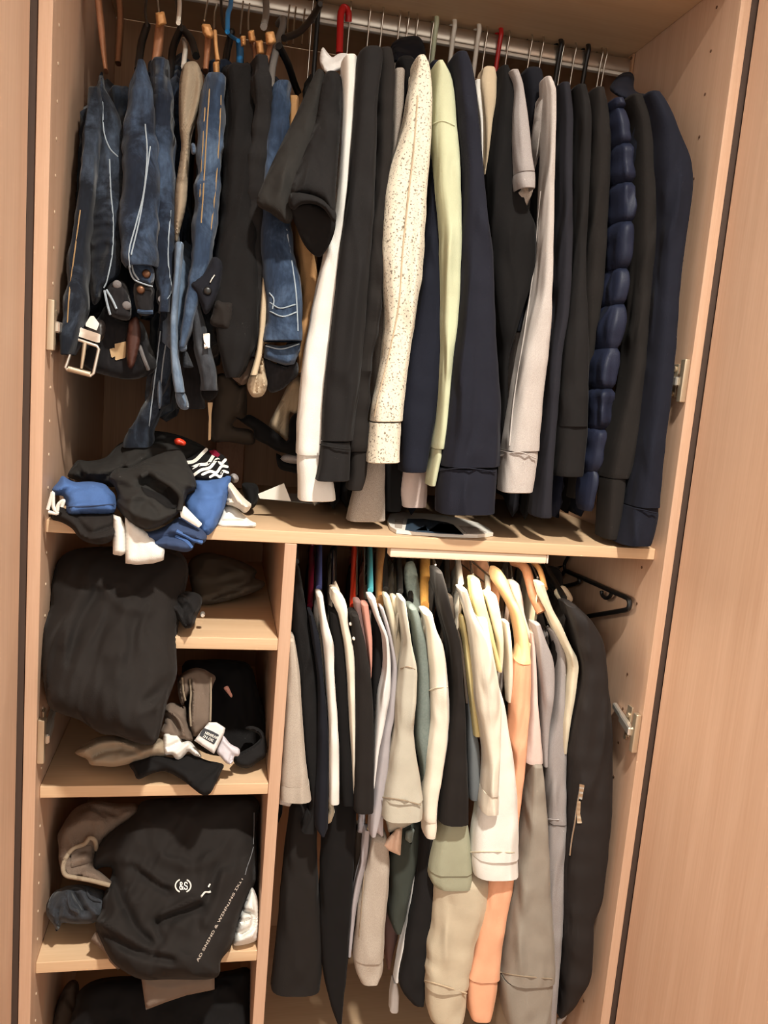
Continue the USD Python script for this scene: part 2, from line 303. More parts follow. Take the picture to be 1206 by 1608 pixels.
cloth('mint', (196, 198, 166), c2=(190, 192, 160)); cloth('sage', (156, 155, 132)); cloth('teal_grey', (120, 128, 122), c2=(112, 122, 116), mix=(300, .4, .6)); cloth('dark_green', (58, 62, 56)); cloth('slate', (112, 116, 118)); cloth('stone', (190, 184, 168)); cloth('taupe', (150, 134, 114)); cloth('taupe_grey', (148, 139, 127)); cloth('beige', (194, 180, 156)); cloth('khaki', (196, 176, 148)); cloth('tan', (186, 140, 94)); cloth('camel', (206, 158, 104)); cloth('grey_brown', (112, 96, 84)); cloth('taupe_dark', (90, 78, 68)); cloth('fleece', (112, 96, 84), weave=300, bump=.8, rough=1.0); cloth('olive_grey', (92, 83, 72))
cloth('marl', (176, 164, 152), c2=(150, 138, 128), mix=(1000, .4, .6)); cloth('marl_pale', (188, 180, 174), c2=(172, 162, 156), mix=(1000, .4, .6)); cloth('marl_grey', (160, 153, 150), c2=(148, 140, 138), mix=(1000, .4, .6)); cloth('grey_soft', (168, 160, 158), c2=(156, 148, 146), mix=(1000, .4, .6)); cloth('hoodie_grey', (182, 170, 156), c2=(166, 154, 142), mix=(900, .4, .6))
cloth('speckle', (222, 212, 192), c2=(128, 116, 102), mix=(330, .56, .66), bump=.4)
cloth('blue', (74, 104, 156), c2=(68, 96, 146)); cloth('blue_shaded_and_seam', (54, 68, 98)); cloth('puffer_navy', (30, 35, 53), rough=.5, sheen=.05); cloth('bomber', (39, 35, 34), rough=.62, sheen=.05); cloth('belt_grey', (120, 116, 116)); cloth('lining', (60, 60, 70))
denim('denim_dark', (21, 26, 35), (66, 77, 92)); denim('denim_blue', (22, 30, 44), (64, 80, 102)); denim('denim_mid', (42, 57, 78), (82, 101, 124)); denim('denim_pale', (92, 110, 130), (122, 138, 155)); denim('denim_right', (34, 48, 68), (72, 90, 114)); denim('denim_black', (22, 21, 23), (36, 34, 36)); denim('denim_grey', (48, 50, 54), (72, 75, 80))

# ------------------------------------------------------------------ the room and the wardrobe
structure('floor', box(-1.6, 2.6, -3.2, .62, -1.17, -1.13), 'floor_laminate', 'brown laminate bedroom floor in front of the wardrobe')
structure('ceiling', box(-1.6, 2.6, -3.2, .62, 1.80, 1.84), 'wall_paint', 'plain off-white bedroom ceiling above the wardrobe')
structure('wall_back', box(-1.6, 2.6, .60, .64, -1.13, 1.80), 'wall_paint', 'plain off-white bedroom wall behind the wardrobe')
dl = Thing('downlight', 'recessed round ceiling downlight in front of the wardrobe', 'ceiling lamp')
ph = np.linspace(0, 2 * math.pi, 40, endpoint=False); prof = [(.074, .05), (.074, -.077), (.080, -.077), (.080, .056), (.001, .056), (.001, .05)]; n = len(prof)
V = np.array([[LAMP[0] + r * math.cos(p), LAMP[1] + r * math.sin(p), LAMP[2] + z] for p in ph for r, z in prof]); F = [[i * n + j, ((i + 1) % 40) * n + j, ((i + 1) % 40) * n + (j + 1) % n, i * n + (j + 1) % n] for i in range(40) for j in range(n)]
dl.add('housing', (V, np.array([[f[0], f[2], f[1]] for f in F] + [[f[0], f[3], f[2]] for f in F])), 'grey_plastic'); dl.add('mount', tube([[LAMP[0], LAMP[1], LAMP[2] + .056], [LAMP[0], LAMP[1], 1.80]], .02, 16), 'white_plastic'); dl.done()
Z1, Z2, Z3, XD, TH = -.170, -.4085, -.7020, .3422, .019
wd = Thing('wardrobe', 'built-in pale oak wardrobe with open doors, shelves, cubbies and two clothes rails', 'wardrobe')
pl = wd.add('side_panel', box(-.018, 0, 0, .576, -1.13, .905), 'wood_upright'); pr = wd.add('side_panel', box(W, W + .018, 0, .576, -1.13, .905), 'wood_upright')
wd.add('top_panel', box(0, W, .002, .57, .885, .905), 'wood_shelf'); wd.add('back_panel', box(0, W, .57, .576, -1.07, .885), 'wood_back'); wd.add('bottom_panel', box(0, W, .02, .57, -1.07, -1.05), 'wood_shelf'); wd.add('plinth', box(0, W, .05, .07, -1.13, -1.07), 'wood_shelf')
wd.add('shelf', box(0, W, .03, .57, -TH, 0), 'wood_shelf', label='full-width main shelf between the upper and lower hanging space')
wd.add('divider', box(XD, XD + TH, .03, .57, -1.05, -TH), 'wood_upright', label='upright divider between the cubbies and the lower rail')
for z in (Z1, Z2, Z3): wd.add('shelf', box(0, XD, .03, .57, z - TH, z), 'wood_shelf')
def oval(x0, x1, y, z, a, b, n=28):
    ph = np.arange(n) * 2 * math.pi / n; c = np.stack([np.sign(np.cos(ph)) * np.abs(np.cos(ph)) ** .7 * a, np.sin(ph) * b], 1); V = []
    for x in (x0, x1): V += [[x, y + p, z + q] for p, q in c]
    V += [[x0, y, z], [x1, y, z]]; F = []
    for j in range(n):
        k = (j + 1) % n; F += [[j, k, n + k], [j, n + k, n + j], [2 * n, k, j], [2 * n + 1, n + j, n + k]]
    return np.array(V), np.array(F)
RY, RZ, LZ = .343, .864, -.045
rl = wd.add('clothes_rail', oval(.001, W - .001, RY, RZ, .008, .0145), 'rail_steel', label='oval upper clothes rail with a pale underside strip')
wd.add('rail_strip', box(.001, W - .001, RY - .0055, RY + .0055, RZ - .0185, RZ - .0125), 'rail_strip', rl)
for x0, x1 in ((.0005, .006), (W - .006, W - .0005)): wd.add('bracket', box(x0, x1, RY - .014, RY + .014, RZ - .02, .884), 'wood_back', rl)
wd.add('screw', tube([[W - .0075, RY - .0105, RZ + .012], [W - .0055, RY - .0105, RZ + .012]], .003, 10), 'hole_dark', rl)
rl = wd.add('clothes_rail', oval(XD + TH, W - .001, RY, LZ, .008, .013), 'rail_steel'); wd.add('bracket', box(W - .006, W - .0005, RY - .014, RY + .014, LZ - .02, -.0195), 'steel', rl)
for side, x, y, z0 in ((pl, 0, .039, -.008), (pr, W, .066, 0)):
    dots = []
    for z in np.arange(-1.0, .86, .0475 if side == pl else .064):
        if min(abs(z + .009), abs(z - Z1), abs(z - Z2), abs(z - Z3)) < .012: continue
        s = 1 if side == pl else -1; dots.append(tube([[x - s * .001, y, z], [x + s * .0007, y, z], [x + s * .0012, y, z]], [.0024, .0024, .001], 8))
    wd.add('shelf_pin_hole', cat(dots), 'hole_cap' if side == pl else 'hole_dark', side, kind='stuff')
# the doors stand open at a right angle to the front, a dark strip painting the shade in the open slot beside each
for s, x in ((-1, -.0265), (1, W + .0265)):
    x0, x1 = sorted((x, x + s * .019)); d = wd.add('door', box(x0, x1, -.47, -.003, -1.06, .90), 'wood_door')
    g0, g1 = sorted((s * .0185 + (0 if s < 0 else W), x + s * .012)); wd.add('gap_shade', box(g0, g1, .004, .02, -1.1, .9), 'dark_gap', d)
    for hz, tilt in ((.272, 0), (-.325, 1)):
        xi = 0 if s < 0 else W; q = -s        # q points into the cabinet
        if s > 0: hz += .006 if not tilt else .01
        def bx(a0, a1, *r, ch=.001): lo, hi = sorted((xi + q * a0, xi + q * a1)); return box(lo, hi, *r, ch=ch)
        h = wd.add('hinge', bx(.0003, .0105, .001, .0135, hz - .034, hz + .034, ch=.0015), 'nickel', d)
        V, F = cat([bx(.004, .015, .013, .052, hz - .009, hz + .006, ch=.002), bx(.003, .012, .05, .084, hz - .007, hz + .004, ch=.002)])
        if tilt: V = V + np.stack([0 * V[:, 0], 0 * V[:, 0], (V[:, 1] - .013) * .28], 1)
        wd.add('hinge_arm', (V, F), 'chrome', d, smooth=False)
        wd.add('hinge_plate', cat([bx(.0003, .0035, .03, .046, hz - .027 + .008 * tilt, hz + .027 + .008 * tilt), tube([[xi + q * .003, .038, hz + .019], [xi + q * .0065, .038, hz + .019]], .0045, 12), tube([[xi + q * .003, .038, hz - .021], [xi + q * .0065, .038, hz - .021]], .0045, 12)]), 'nickel', d, smooth=False)
wd.done((W / 2, .28, -1.13))
for s, nm in ((-1, 'left'), (1, 'right')):
    x0, x1 = sorted((W / 2 + s * (W / 2 + .035), W / 2 + s * (W / 2 + .5))); structure('trim_' + ('1' if s < 0 else '2'), box(x0, x1, .0, .57, -1.13, 1.0), 'wood_door', f'pale oak front of the neighbouring wardrobe on the {nm}')
a, b = at([(611, 866), (856, 877)], .042)
bar = Thing('light_bar', 'slim cream bar fixed under the front edge of the main shelf', 'light bar'); bar.add('housing', box(a[0], b[0], .034, .058, -.0345, -.0195, ch=.002), 'cream_plastic'); bar.add('end_cap', box(b[0], b[0] + .003, .0345, .0575, -.034, -.0198), 'white_plastic'); bar.done()
led = UsdLux.RectLight.Define(stage, '/World/light_bar_light'); led.CreateWidthAttr(float(b[0] - a[0]) - .01); led.CreateHeightAttr(.018); led.CreateIntensityAttr(LED); led.CreateColorAttr(Gf.Vec3f(1.0, .93, .78)); led.AddTranslateOp().Set(Gf.Vec3d(float(a[0] + b[0]) / 2, .046, -.0352))

# ------------------------------------------------------------------ hangers and hanging garments
def hanger(x, zs, rod, mat, label, kind='wire', hook=None, ys=.13, thick=None, slope=0., y0=0.):
    """A clothes hanger on a rail: hook, two sloping arms and a lower bar; kind wire, plastic or wood."""
    zr = rod + .0145; zn = min(zs + .055, rod - .035); drop = -.002 if rod < 0 else .012; h = Thing(kind_name(kind), label, 'hanger')
    X = lambda y: x + slope * (np.asarray(y, float) - y0)
    ph = np.linspace(-.9, math.pi * 1.02, 14); r = .0165; xr = float(X(RY)); hk = [[xr, RY - r * math.cos(p), zr - .006 + r * math.sin(p) * 1.05] for p in ph][::-1]
    hk = np.array(hk[::-1]); hk[:, 1] = 2 * RY - hk[:, 1]; stem = np.array([[xr, RY - r * .6, zr - .03], [xr, RY, zn + .012], [xr, RY, zn]])
    hr = {'wire': .0014, 'plastic': .0042, 'wood': .0016}[kind]; ar = thick or {'wire': .0018, 'plastic': .0052, 'wood': .010}[kind]
    P = curve(np.vstack([hk, stem]), 3); h.add('hook', tube(P, hr, 8), hook or (mat if kind == 'plastic' else 'steel'))
    ye = 2 * RY - ys; arm = []
    for e in (ys, ye):
        t = np.linspace(0, 1, 9); A = np.stack([X(RY + (e - RY) * t), RY + (e - RY) * t, zn - .004 - (zn - zs + drop) * t ** 1.25], 1)
        if kind == 'wood':
            arm.append(tube(A, np.interp(t, [0, .8, 1], [ar, ar, ar * .8]), 10))
        else: arm.append(tube(A, ar, 8))
    h.add('shoulder_arm', cat(arm), mat)
    h.add('trouser_bar', tube([[X(ys), ys, zs - .008], [X(ys + .01), ys + .01, zs - .018], [X(ye - .01), ye - .01, zs - .018], [X(ye), ye, zs - .008]], ar * .75, 8), mat)
    h.done()
def turn_of(x, y0, rod):
    """How far a hanger is turned on its rail: the crowded garments all swing a little to the left at the front."""
    return max(-.05, min(.85 * (x - .237) / 1.28, (.93 - x) / (.55 - y0)))
def kind_name(k): return {'wire': 'wire_hanger', 'plastic': 'plastic_hanger', 'wood': 'wooden_hanger'}[k]
SEED = [0]
def garment(name, label, ct, mat, rows, cuff=None, y=(.08, .05), b=.032, hem=None, hang=None, amp=.0022, rod=None, t=.0095, yf=None, seams=(), cuffmat=None, stitchmat=None, part='sleeve', finish=True, wr=.4, hollow=True):
    """A garment on its hanger seen edge-on: near sleeve (and cuff) traced from the photograph, body slab, far sleeve, seams."""
    SEED[0] += 1; sd = SEED[0]; rod = RZ if rod is None else rod
    T = Thing(name, label, ct); yc = y[1]
    if cuff:
        vs = [r[0] for r in rows]; frac = (rows[-1][0] - rows[0][0]) / (cuff[-1][0] - rows[0][0]); ym = y[0] + (y[1] - y[0]) * frac
    else: ym = y[1]
    sl = loft(rows, (y[0], ym), b, amp, sd, hollow=hollow, wr=wr); s0 = T.add(part, sl, mat)
    if cuff:
        bc = b if np.ndim(b) == 0 else b[1]; cuff = [(cuff[0][0] - 4, cuff[0][1] + .5, cuff[0][2] - .5)] + cuff; cf = loft(cuff, (ym, y[1]), bc * .92, .0012, sd + 50, top=False); T.add('cuff', cf, cuffmat or mat)
        for ln in seams: T.add('seam', stitch(sl, ln), stitchmat or mat, s0)
    r0 = rows[0]; c = at([((r0[1] + r0[2]) / 2, r0[0])], y[0])[0]; x, zs = c[0], c[2]
    zn = min(zs + .065, rod - .04); sp = turn_of(x, y[0], rod)
    if hem is not None:
        zh = hem; f = y[0] + (.085 if rod > 0 else .04) if yf is None else yf
        dp = .024 if rod == LZ else 0.
        poly = [(y[0] + .0, zs - .025), (y[0] + .05, zs + .012 - dp), (.27, zn - .012 - dp * 1.4), (.30, zn - dp * 1.4), (.385, zn - dp * 1.4), (.42, zn - .012 - dp * 1.4), (.525, zs - dp), (.55, zs - .04), (.555, zs - .15), (.555, zh), (f, zh), (f, zs - .16), (y[0] + .012, zs - .1)]
        T.add('body', slab(poly, x, t, seed=sd, turn=(sp, y[0])), mat)
    if finish: T.done()
    if hang: hanger(x, zs + .004, rod, hang[0], hang[1], hang[2] if len(hang) > 2 else 'wire', ys=y[0] + .03, slope=sp, y0=y[0])
    return T, sl, (x, zs, zn)
# ------------------------------------------------------------------ upper rail: tops and jackets, from left to right
def wire(nick): return ('steel', 'thin steel wire hanger inside the ' + nick, 'wire')
def plast(col, mat, nick): return (mat, f'{col} plastic hanger inside the {nick}', 'plastic')
# two short-sleeved polos whose sleeves stick out towards the room
def polo(label, mat, out, y, tf, tb, band=None, opening=None, nick='', hang=None, xbody=None, zb=.2, folds=()):
    T = Thing('polo_shirt', label, 'polo shirt'); SEED[0] += 1
    m = puff(out, y, tf, tb, 26, 4, folds, (.003, .05, .012, -20), SEED[0]); T.add('sleeve', m, mat)
    if band: T.add('sleeve_band', puff(band, (y[1] + .004, y[1] - .006), .012, .02, 10, 3, (), (.0006, .05, .05, 0), SEED[0]), mat)
    if opening:
        T.add('sleeve_opening', puff(opening, (y[1] + .012, y[1] + .045), .004, .02, 14, 3.5, (), (.001, .05, .05, 0), SEED[0]), 'soft_black')
    c = at([out[0]], y[0] + .02)[0]; zs = c[2] - .02
    poly = [(y[0] + .06, zs - .02), (.27, zs + .06), (.41, zs + .06), (.55, zs - .04), (.55, zb), (y[0] + .08, zb), (y[0] + .1, zs - .15)]
    T.add('body', slab(poly, xbody or c[0], .0095, seed=SEED[0]), mat); T.done(); hanger(xbody or c[0], zs, RZ, *hang, ys=y[0] + .1)
polo('black short-sleeved polo shirt whose wide plain sleeve juts out left of the others', 'charcoal', [(500, 108), (488, 128), (470, 168), (442, 225), (420, 272), (403, 318), (424, 334), (453, 352), (466, 325), (480, 285), (500, 235), (512, 160), (511, 118)], (.12, .02), .02, .03, None, None, hang=wire('leftmost black polo shirt'), zb=.25, folds=[([(505, 120), (480, 190), (450, 260), (430, 325)], .004, 14)])
polo('black polo shirt with ribbed sleeve band and open dark sleeve facing the room', 'black', [(512, 114), (503, 145), (496, 190), (480, 235), (466, 270), (457, 306), (480, 305), (505, 315), (525, 338), (527, 300), (532, 240), (536, 180), (537, 130), (529, 113)], (.10, .0), .022, .04,
     [(457, 303), (453, 322), (462, 330), (472, 322), (490, 320), (508, 328), (522, 347), (527, 350), (527, 332), (508, 314), (485, 305)], [(455, 324), (461, 345), (478, 385), (500, 404), (514, 390), (524, 368), (526, 346), (508, 327), (488, 319), (470, 320)], hang=plast('black', 'black_plastic', 'black polo shirt with open sleeve'), zb=.25)
T, _, q = garment('sweater', 'white long-sleeved sweater with grey collar, first pale garment right of the polos', 'sweater', 'white', [(100, 536, 558), (150, 536, 557), (200, 534, 553), (265, 530, 549), (330, 525, 549), (400, 509, 545), (466, 494, 535), (520, 484, 527), (566, 476, 522), (665, 467, 516), (712, 466, 505)], [(716, 467, 510), (745, 468, 520), (783, 468, 526)], (.10, .06), hem=.016, hang=wire('white sweater'), finish=False)
T.add('collar', puff([(507, 74), (503, 84), (502, 96), (507, 110), (518, 116), (534, 110), (556, 106), (557, 92), (546, 84), (532, 84), (522, 90), (514, 82)], (.16, .11), .012, .02, 10, 3.5, (), (.002, .05, .05, 0), 3), 'white_b'); T.done()
garment('sweater', 'black long sweater with two stacked folds above its ribbed cuff', 'sweater', 'black_b', [(92, 562, 598), (110, 560, 598), (150, 557, 592), (250, 549, 588), (330, 541, 585), (400, 531, 580), (466, 524, 575), (600, 509, 562), (690, 504, 551)], [(697, 503, 549), (725, 500, 548), (752, 494, 547)], (.07, .03), hem=.016, hang=wire('black sweater beside the white one'), seams=[[(503, 698), (525, 703), (549, 706)]])
garment('sweatshirt', 'black sweatshirt whose crumpled cuff hangs just below the speckled sleeve', 'sweatshirt', 'brown_black', [(90, 588, 612), (120, 588, 616), (200, 588, 614), (250, 588, 612), (320, 583, 606), (400, 575, 604), (466, 570, 598), (523, 562, 592), (566, 553, 582), (640, 545, 578), (706, 542, 578)], [(712, 546, 577), (740, 546, 575), (766, 543, 568)], (.09, .055), hem=.016, hang=wire('black sweatshirt left of the speckled sweater'), wr=1.2)
garment('cardigan', 'brown-grey ribbed cardigan, a narrow strip left of the speckled sweater', 'cardigan', 'marl', [(118, 614, 633), (150, 613, 632), (200, 612, 629), (250, 610, 624), (400, 594, 616), (560, 584, 604), (700, 572, 604), (765, 556, 603), (815, 544, 603)], None, (.12, .10), b=.025, hem=.2, hang=wire('brown-grey ribbed cardigan'))
T, _, q = garment('turtleneck', 'black turtleneck sweater with tall folded collar standing above its neighbours', 'sweater', 'soft_black', [(102, 622, 652), (140, 630, 655), (220, 626, 650), (400, 610, 640), (600, 596, 625), (740, 604, 632), (800, 604, 628)], None, (.15, .13), b=.02, hem=.016, hang=wire('black turtleneck'), finish=False)
T.add('collar', puff([(613, 95), (614, 72), (628, 60), (652, 56), (662, 62), (668, 80), (666, 94), (648, 98), (628, 99)], (.3, .24), .03, .03, 18, 3.5, [([(618, 80), (640, 76), (662, 80)], -.004, 5)], (.002, .05, .05, 0), 6), 'midnight'); T.done()
garment('sweater', 'cream sweater flecked with dark specks, long sleeve and ribbed cuff', 'sweater', 'speckle', [(100, 646, 666), (116, 645, 672), (160, 636, 675), (200, 629, 674), (232, 620, 673), (265, 609, 671), (315, 602, 668), (375, 599, 666), (420, 600, 664), (460, 603, 658), (500, 604, 650), (566, 598, 639), (625, 587, 632), (660, 581, 629)], [(667, 580, 629), (690, 577, 627), (724, 574, 626)], (.07, .03), hem=.3, hang=wire('speckled cream sweater'), amp=.003, seams=[[(656, 150), (650, 230), (640, 320), (632, 400), (626, 480), (610, 560), (594, 625), (588, 655)]], stitchmat='khaki')
garment('sweatshirt', 'plain navy sweatshirt between the speckled and the pale green sweaters', 'sweatshirt', 'navy', [(108, 668, 688), (200, 668, 696), (265, 668, 696), (330, 664, 698), (400, 660, 698), (500, 648, 696), (566, 637, 693), (632, 629, 686), (675, 627, 679), (738, 626, 668)], None, (.11, .07), hem=.016, hang=wire('plain navy sweatshirt'))
garment('sweatshirt', 'pale pink sweatshirt of which only the bottom hem shows above the magazine', 'sweatshirt', 'pink_pale', [(560, 640, 668), (700, 634, 668), (738, 631, 668), (770, 628, 669), (794, 632, 667)], None, (.14, .12), b=.02, part='hem_panel')
garment('sweater', 'pale green sweater with dropped shoulder seam and narrow cuff', 'sweater', 'mint', [(106, 677, 694), (133, 677, 706), (165, 676, 711), (200, 676, 714), (250, 678, 720), (300, 681, 722), (350, 686, 723), (400, 688, 723), (500, 688, 718), (566, 686, 709), (650, 681, 702), (702, 674, 696)], [(708, 675, 693), (735, 671, 688), (760, 668, 683)], (.07, .05), hem=.25, hang=plast('pale green', 'mint_plastic', 'pale green sweater'), seams=[[(677, 196), (695, 190), (714, 197)]])
garment('sweatshirt', 'wide navy sweatshirt with deep ribbed cuff above the magazine', 'sweatshirt', 'navy_b', [(98, 702, 730), (120, 704, 738), (153, 708, 743), (200, 712, 747), (265, 718, 754), (332, 720, 761), (400, 719, 770), (500, 714, 773), (566, 708, 777), (650, 699, 782), (730, 689, 780)], [(738, 688, 778), (770, 686, 775), (803, 685, 773)], (.06, .03), b=.04, hem=.016, hang=plast('pale', 'white_plastic', 'wide navy sweatshirt'), seams=[[(689, 739), (730, 735), (778, 741)]])
garment('t_shirt', 'white T-shirt, only a slim strip of shoulder beside the beige one', 't-shirt', 'white', [(132, 741, 756), (150, 740, 758), (200, 748, 758), (260, 752, 758)], None, (.11, .1), b=.018, hem=.3, hang=plast('clear pale', 'white_plastic', 'slim white T-shirt'))
garment('t_shirt', 'beige khaki T-shirt with tapering sleeve right of the wide navy sweatshirt', 't-shirt', 'khaki', [(116, 752, 776), (130, 749, 778), (160, 751, 777), (200, 754, 771), (275, 756, 763)], None, (.10, .1), b=.022, hem=.3, hang=wire('beige khaki T-shirt'))
garment('jacket', 'black jacket with loose sleeve left of the short grey sleeve', 'jacket', 'soft_black', [(112, 778, 796), (144, 776, 806), (200, 770, 808), (265, 764, 812), (320, 763, 822), (360, 766, 838), (410, 768, 838), (450, 770, 830), (513, 776, 810), (560, 780, 798), (640, 782, 796), (740, 776, 792)], None, (.09, .08), b=.03, hem=.016, hang=plast('bright red', 'red_plastic', 'black jacket'))
T, sl, q = garment('t_shirt', 'light grey T-shirt with short sleeve and folded, twisted sleeve hem', 't-shirt', 'marl_grey', [(119, 792, 812), (144, 800, 820), (189, 799, 826), (246, 802, 832), (274, 804, 837)], [(280, 804, 837), (299, 806, 837)], (.07, .05), b=.028, hem=.35, hang=wire('light grey T-shirt'), finish=False)
T.add('sleeve_lining', puff([(807, 296), (811, 312), (818, 339), (826, 325), (837, 300), (833, 291), (820, 290)], (.06, .07), .006, .012, 8, 3, [([(814, 298), (822, 296), (826, 305), (818, 322)], -.004, 2.5)], (.001, .05, .05, 0), 9), 'marl'); T.done()
garment('sweatshirt', 'black sweatshirt hidden between the grey T-shirt and the long grey sleeve', 'sweatshirt', 'midnight', [(118, 820, 848), (170, 826, 854), (250, 832, 854), (330, 834, 852), (420, 824, 848), (520, 806, 838)], None, (.12, .12), b=.022, hem=.016, hang=wire('black sweatshirt beside the grey T-shirt'))
garment('sweater', 'light grey sweater with long slim sleeve and white-edged ribbed cuff', 'sweater', 'marl_pale', [(127, 848, 864), (151, 849, 871), (227, 849, 870), (302, 846, 868), (378, 842, 867), (449, 836, 865), (513, 823, 862), (589, 808, 853), (665, 795, 846), (706, 788, 843)], [(712, 786, 842), (740, 784, 838), (770, 782, 833)], (.07, .04), hem=.2, hang=wire('long-sleeved light grey sweater'), seams=[[(849, 300), (838, 420), (824, 520), (808, 620), (800, 700)], [(786, 716), (815, 710), (842, 720)]])
garment('cardigan', 'dark ink-blue cardigan right of the long light grey sleeve', 'cardigan', 'ink', [(138, 870, 892), (189, 870, 897), (265, 868, 896), (400, 866, 896), (494, 862, 891), (551, 854, 882), (665, 846, 872), (740, 838, 866), (808, 830, 863)], None, (.09, .06), hem=.016, hang=plast('black', 'black_plastic', 'dark ink-blue cardigan'))
garment('jacket', 'black jacket with ribbed cuff, second garment left of the quilted one', 'jacket', 'black', [(142, 894, 918), (189, 896, 925), (300, 895, 922), (400, 894, 918), (551, 879, 920), (668, 871, 920)], [(672, 871, 920), (710, 869, 916), (745, 867, 912)], (.08, .05), hem=.016, hang=wire('black jacket with ribbed cuff'))
garment('jacket', 'brown-black jacket directly left of the quilted navy one', 'jacket', 'brown_black', [(146, 922, 946), (200, 922, 954), (330, 918, 952), (450, 912, 946), (560, 906, 930), (700, 900, 918), (780, 890, 908)], None, (.09, .08), b=.025, hem=.016, hang=plast('black', 'black_plastic', 'brown-black jacket'))
# the quilted jacket: a row of padded chambers
T = Thing('quilted_jacket', 'navy quilted puffer jacket with bulging padded chambers along its sleeve', 'jacket'); qs = [(163, 952, 978), (175, 951, 981), (232, 955, 989), (292, 956, 992), (352, 954, 993), (424, 950, 986), (480, 943, 981), (548, 930, 972), (610, 921, 963), (672, 915, 951), (738, 910, 941), (800, 905, 932)]
qa = np.array(qs, float)
def qrow(v, k=0.): w = np.interp(v, qa[:, 0], qa[:, 2]) - np.interp(v, qa[:, 0], qa[:, 1]); return (v, np.interp(v, qa[:, 0], qa[:, 1]) + w * k, np.interp(v, qa[:, 0], qa[:, 2]) - w * k)
ybq = lambda v: .07 - .03 * (v - 160) / 640
for i in range(len(qs) - 1):
    a, b = qs[i][0], qs[i + 1][0]; rows = [qrow(a + (b - a) * t, .13 * abs(2 * t - 1) ** 5 * (t > .01 or i > 0)) for t in np.linspace(0, 1, 9)]
    T.add('padded_chamber', loft(rows, (ybq(a), ybq(b)), .034, .003, 200 + i, top=(i == 0), hollow=False, step=.006, wr=1.0), 'puffer_navy')
c = at([(965, 170)], .08)[0]; T.add('body', slab([(.09, c[2] - .02), (.27, c[2] + .06), (.41, c[2] + .06), (.55, c[2] - .04), (.55, .03), (.11, .03), (.11, c[2] - .15)], c[0], .0095, seed=71), 'puffer_navy'); T.done(); hanger(c[0], c[2], RZ, *wire('navy quilted jacket'), ys=.14)
garment('coat', 'brown-black coat between the quilted jacket and the navy jacket by the wall', 'coat', 'brown_black', [(158, 978, 1006), (200, 984, 1020), (300, 988, 1028), (400, 986, 1026), (500, 980, 1016), (589, 972, 1010), (700, 950, 996), (748, 941, 984)], [(754, 941, 980), (800, 938, 975), (842, 935, 968)], (.09, .06), hem=.03, hang=wire('brown-black coat'))
T, _, q = garment('jacket', 'navy jacket with standing collar hanging against the right side panel', 'jacket', 'navy', [(153, 1006, 1034), (175, 1008, 1046), (205, 1012, 1058), (272, 1018, 1079), (290, 1020, 1081), (378, 1020, 1072), (460, 1014, 1063), (551, 1008, 1056), (627, 999, 1049), (721, 987, 1039), (792, 978, 1032)], [(798, 977, 1030), (825, 969, 1026), (851, 962, 1018)], (.06, .03), b=.04, hem=.03, hang=wire('navy jacket by the right side panel'), finish=False, seams=[[(978, 797), (1005, 800), (1031, 806)]], t=.012)
T.add('collar', puff([(958, 142), (963, 128), (975, 116), (990, 113), (996, 122), (995, 138), (1004, 146), (1030, 150), (1035, 160), (1010, 165), (980, 156)], (.2, .1), .02, .03, 14, 3.5, [([(968, 134), (978, 122), (990, 118)], .006, 5)], (.002, .05, .05, 0), 13), 'navy'); T.done()
# ------------------------------------------------------------------ lower rail: T-shirts, sweaters and jackets, from left to right
def low(name, label, ct, mat, rows, cuff=None, y=(.075, .06), b=.026, hem=-.62, hang=None, **k):
    return garment(name, label, ct, mat, rows, cuff, y, b, hem, hang, k.pop('amp', .002), LZ, k.pop('t', .006), **k)
def hem_piece(T, mat, out, y, tf=.008, tb=.015, r=10, name='hem', **k):
    SEED[0] += 1; return T.add(name, puff(out, y, tf, tb, r, k.pop('res', 3.2), k.pop('folds', ()), k.pop('noise', (.0025, .06, .02, 0)), SEED[0], k.pop('smooth', False)), mat)
T, _, _ = low('t_shirt', 'grey marl T-shirt hanging closest to the cubby divider', 't-shirt', 'hoodie_grey', [(1000, 450, 462), (1040, 450, 468), (1072, 449, 471), (1130, 446, 475), (1166, 444, 478), (1225, 441, 485)], [(1229, 441, 485), (1250, 440, 488)], y=(.07, .05), hem=-.40, finish=False)
hem_piece(T, 'white_b', [(438, 1246), (464, 1250), (462, 1256), (455, 1267), (438, 1263)], (.08, .08), name='undershirt_hem'); T.done()
low('t_shirt', 'black T-shirt right of the grey marl one, leftmost dark garment on the lower rail', 't-shirt', 'black', [(890, 460, 470), (920, 459, 475), (960, 459, 481), (1000, 461, 488), (1060, 468, 497), (1130, 473, 500), (1200, 479, 500), (1260, 486, 498), (1296, 472, 496)], None, y=(.11, .08), hem=-.55, hang=('black_plastic', 'black plastic hanger at the left end of the lower rail', 'plastic'))
low('t_shirt', 'dark navy T-shirt on the maroon hanger, beside the white T-shirt', 't-shirt', 'midnight', [(960, 482, 491), (1010, 489, 503), (1060, 496, 508), (1130, 497, 515), (1200, 496, 516), (1250, 493, 515), (1290, 493, 514), (1301, 499, 510)], None, y=(.09, .06), hem=-.5, hang=('maroon_plastic', 'shiny maroon plastic hanger holding the dark navy T-shirt', 'plastic'))
T, _, _ = low('t_shirt', 'white T-shirt on the violet-blue hanger with long narrow sleeve', 't-shirt', 'white', [(932, 495, 507), (960, 499, 511), (985, 502, 517), (1008, 506, 523), (1060, 510, 525), (1130, 514, 530), (1200, 514, 532), (1252, 514, 532)], None, y=(.08, .055), hem=-.4, hang=('blue_plastic', 'violet-blue plastic hanger holding a white T-shirt', 'plastic'), finish=False)
hem_piece(T, 'ecru', [(511, 1250), (522, 1256), (526, 1275), (520, 1292), (505, 1297), (509, 1283), (516, 1272)], (.07, .08)); T.done()
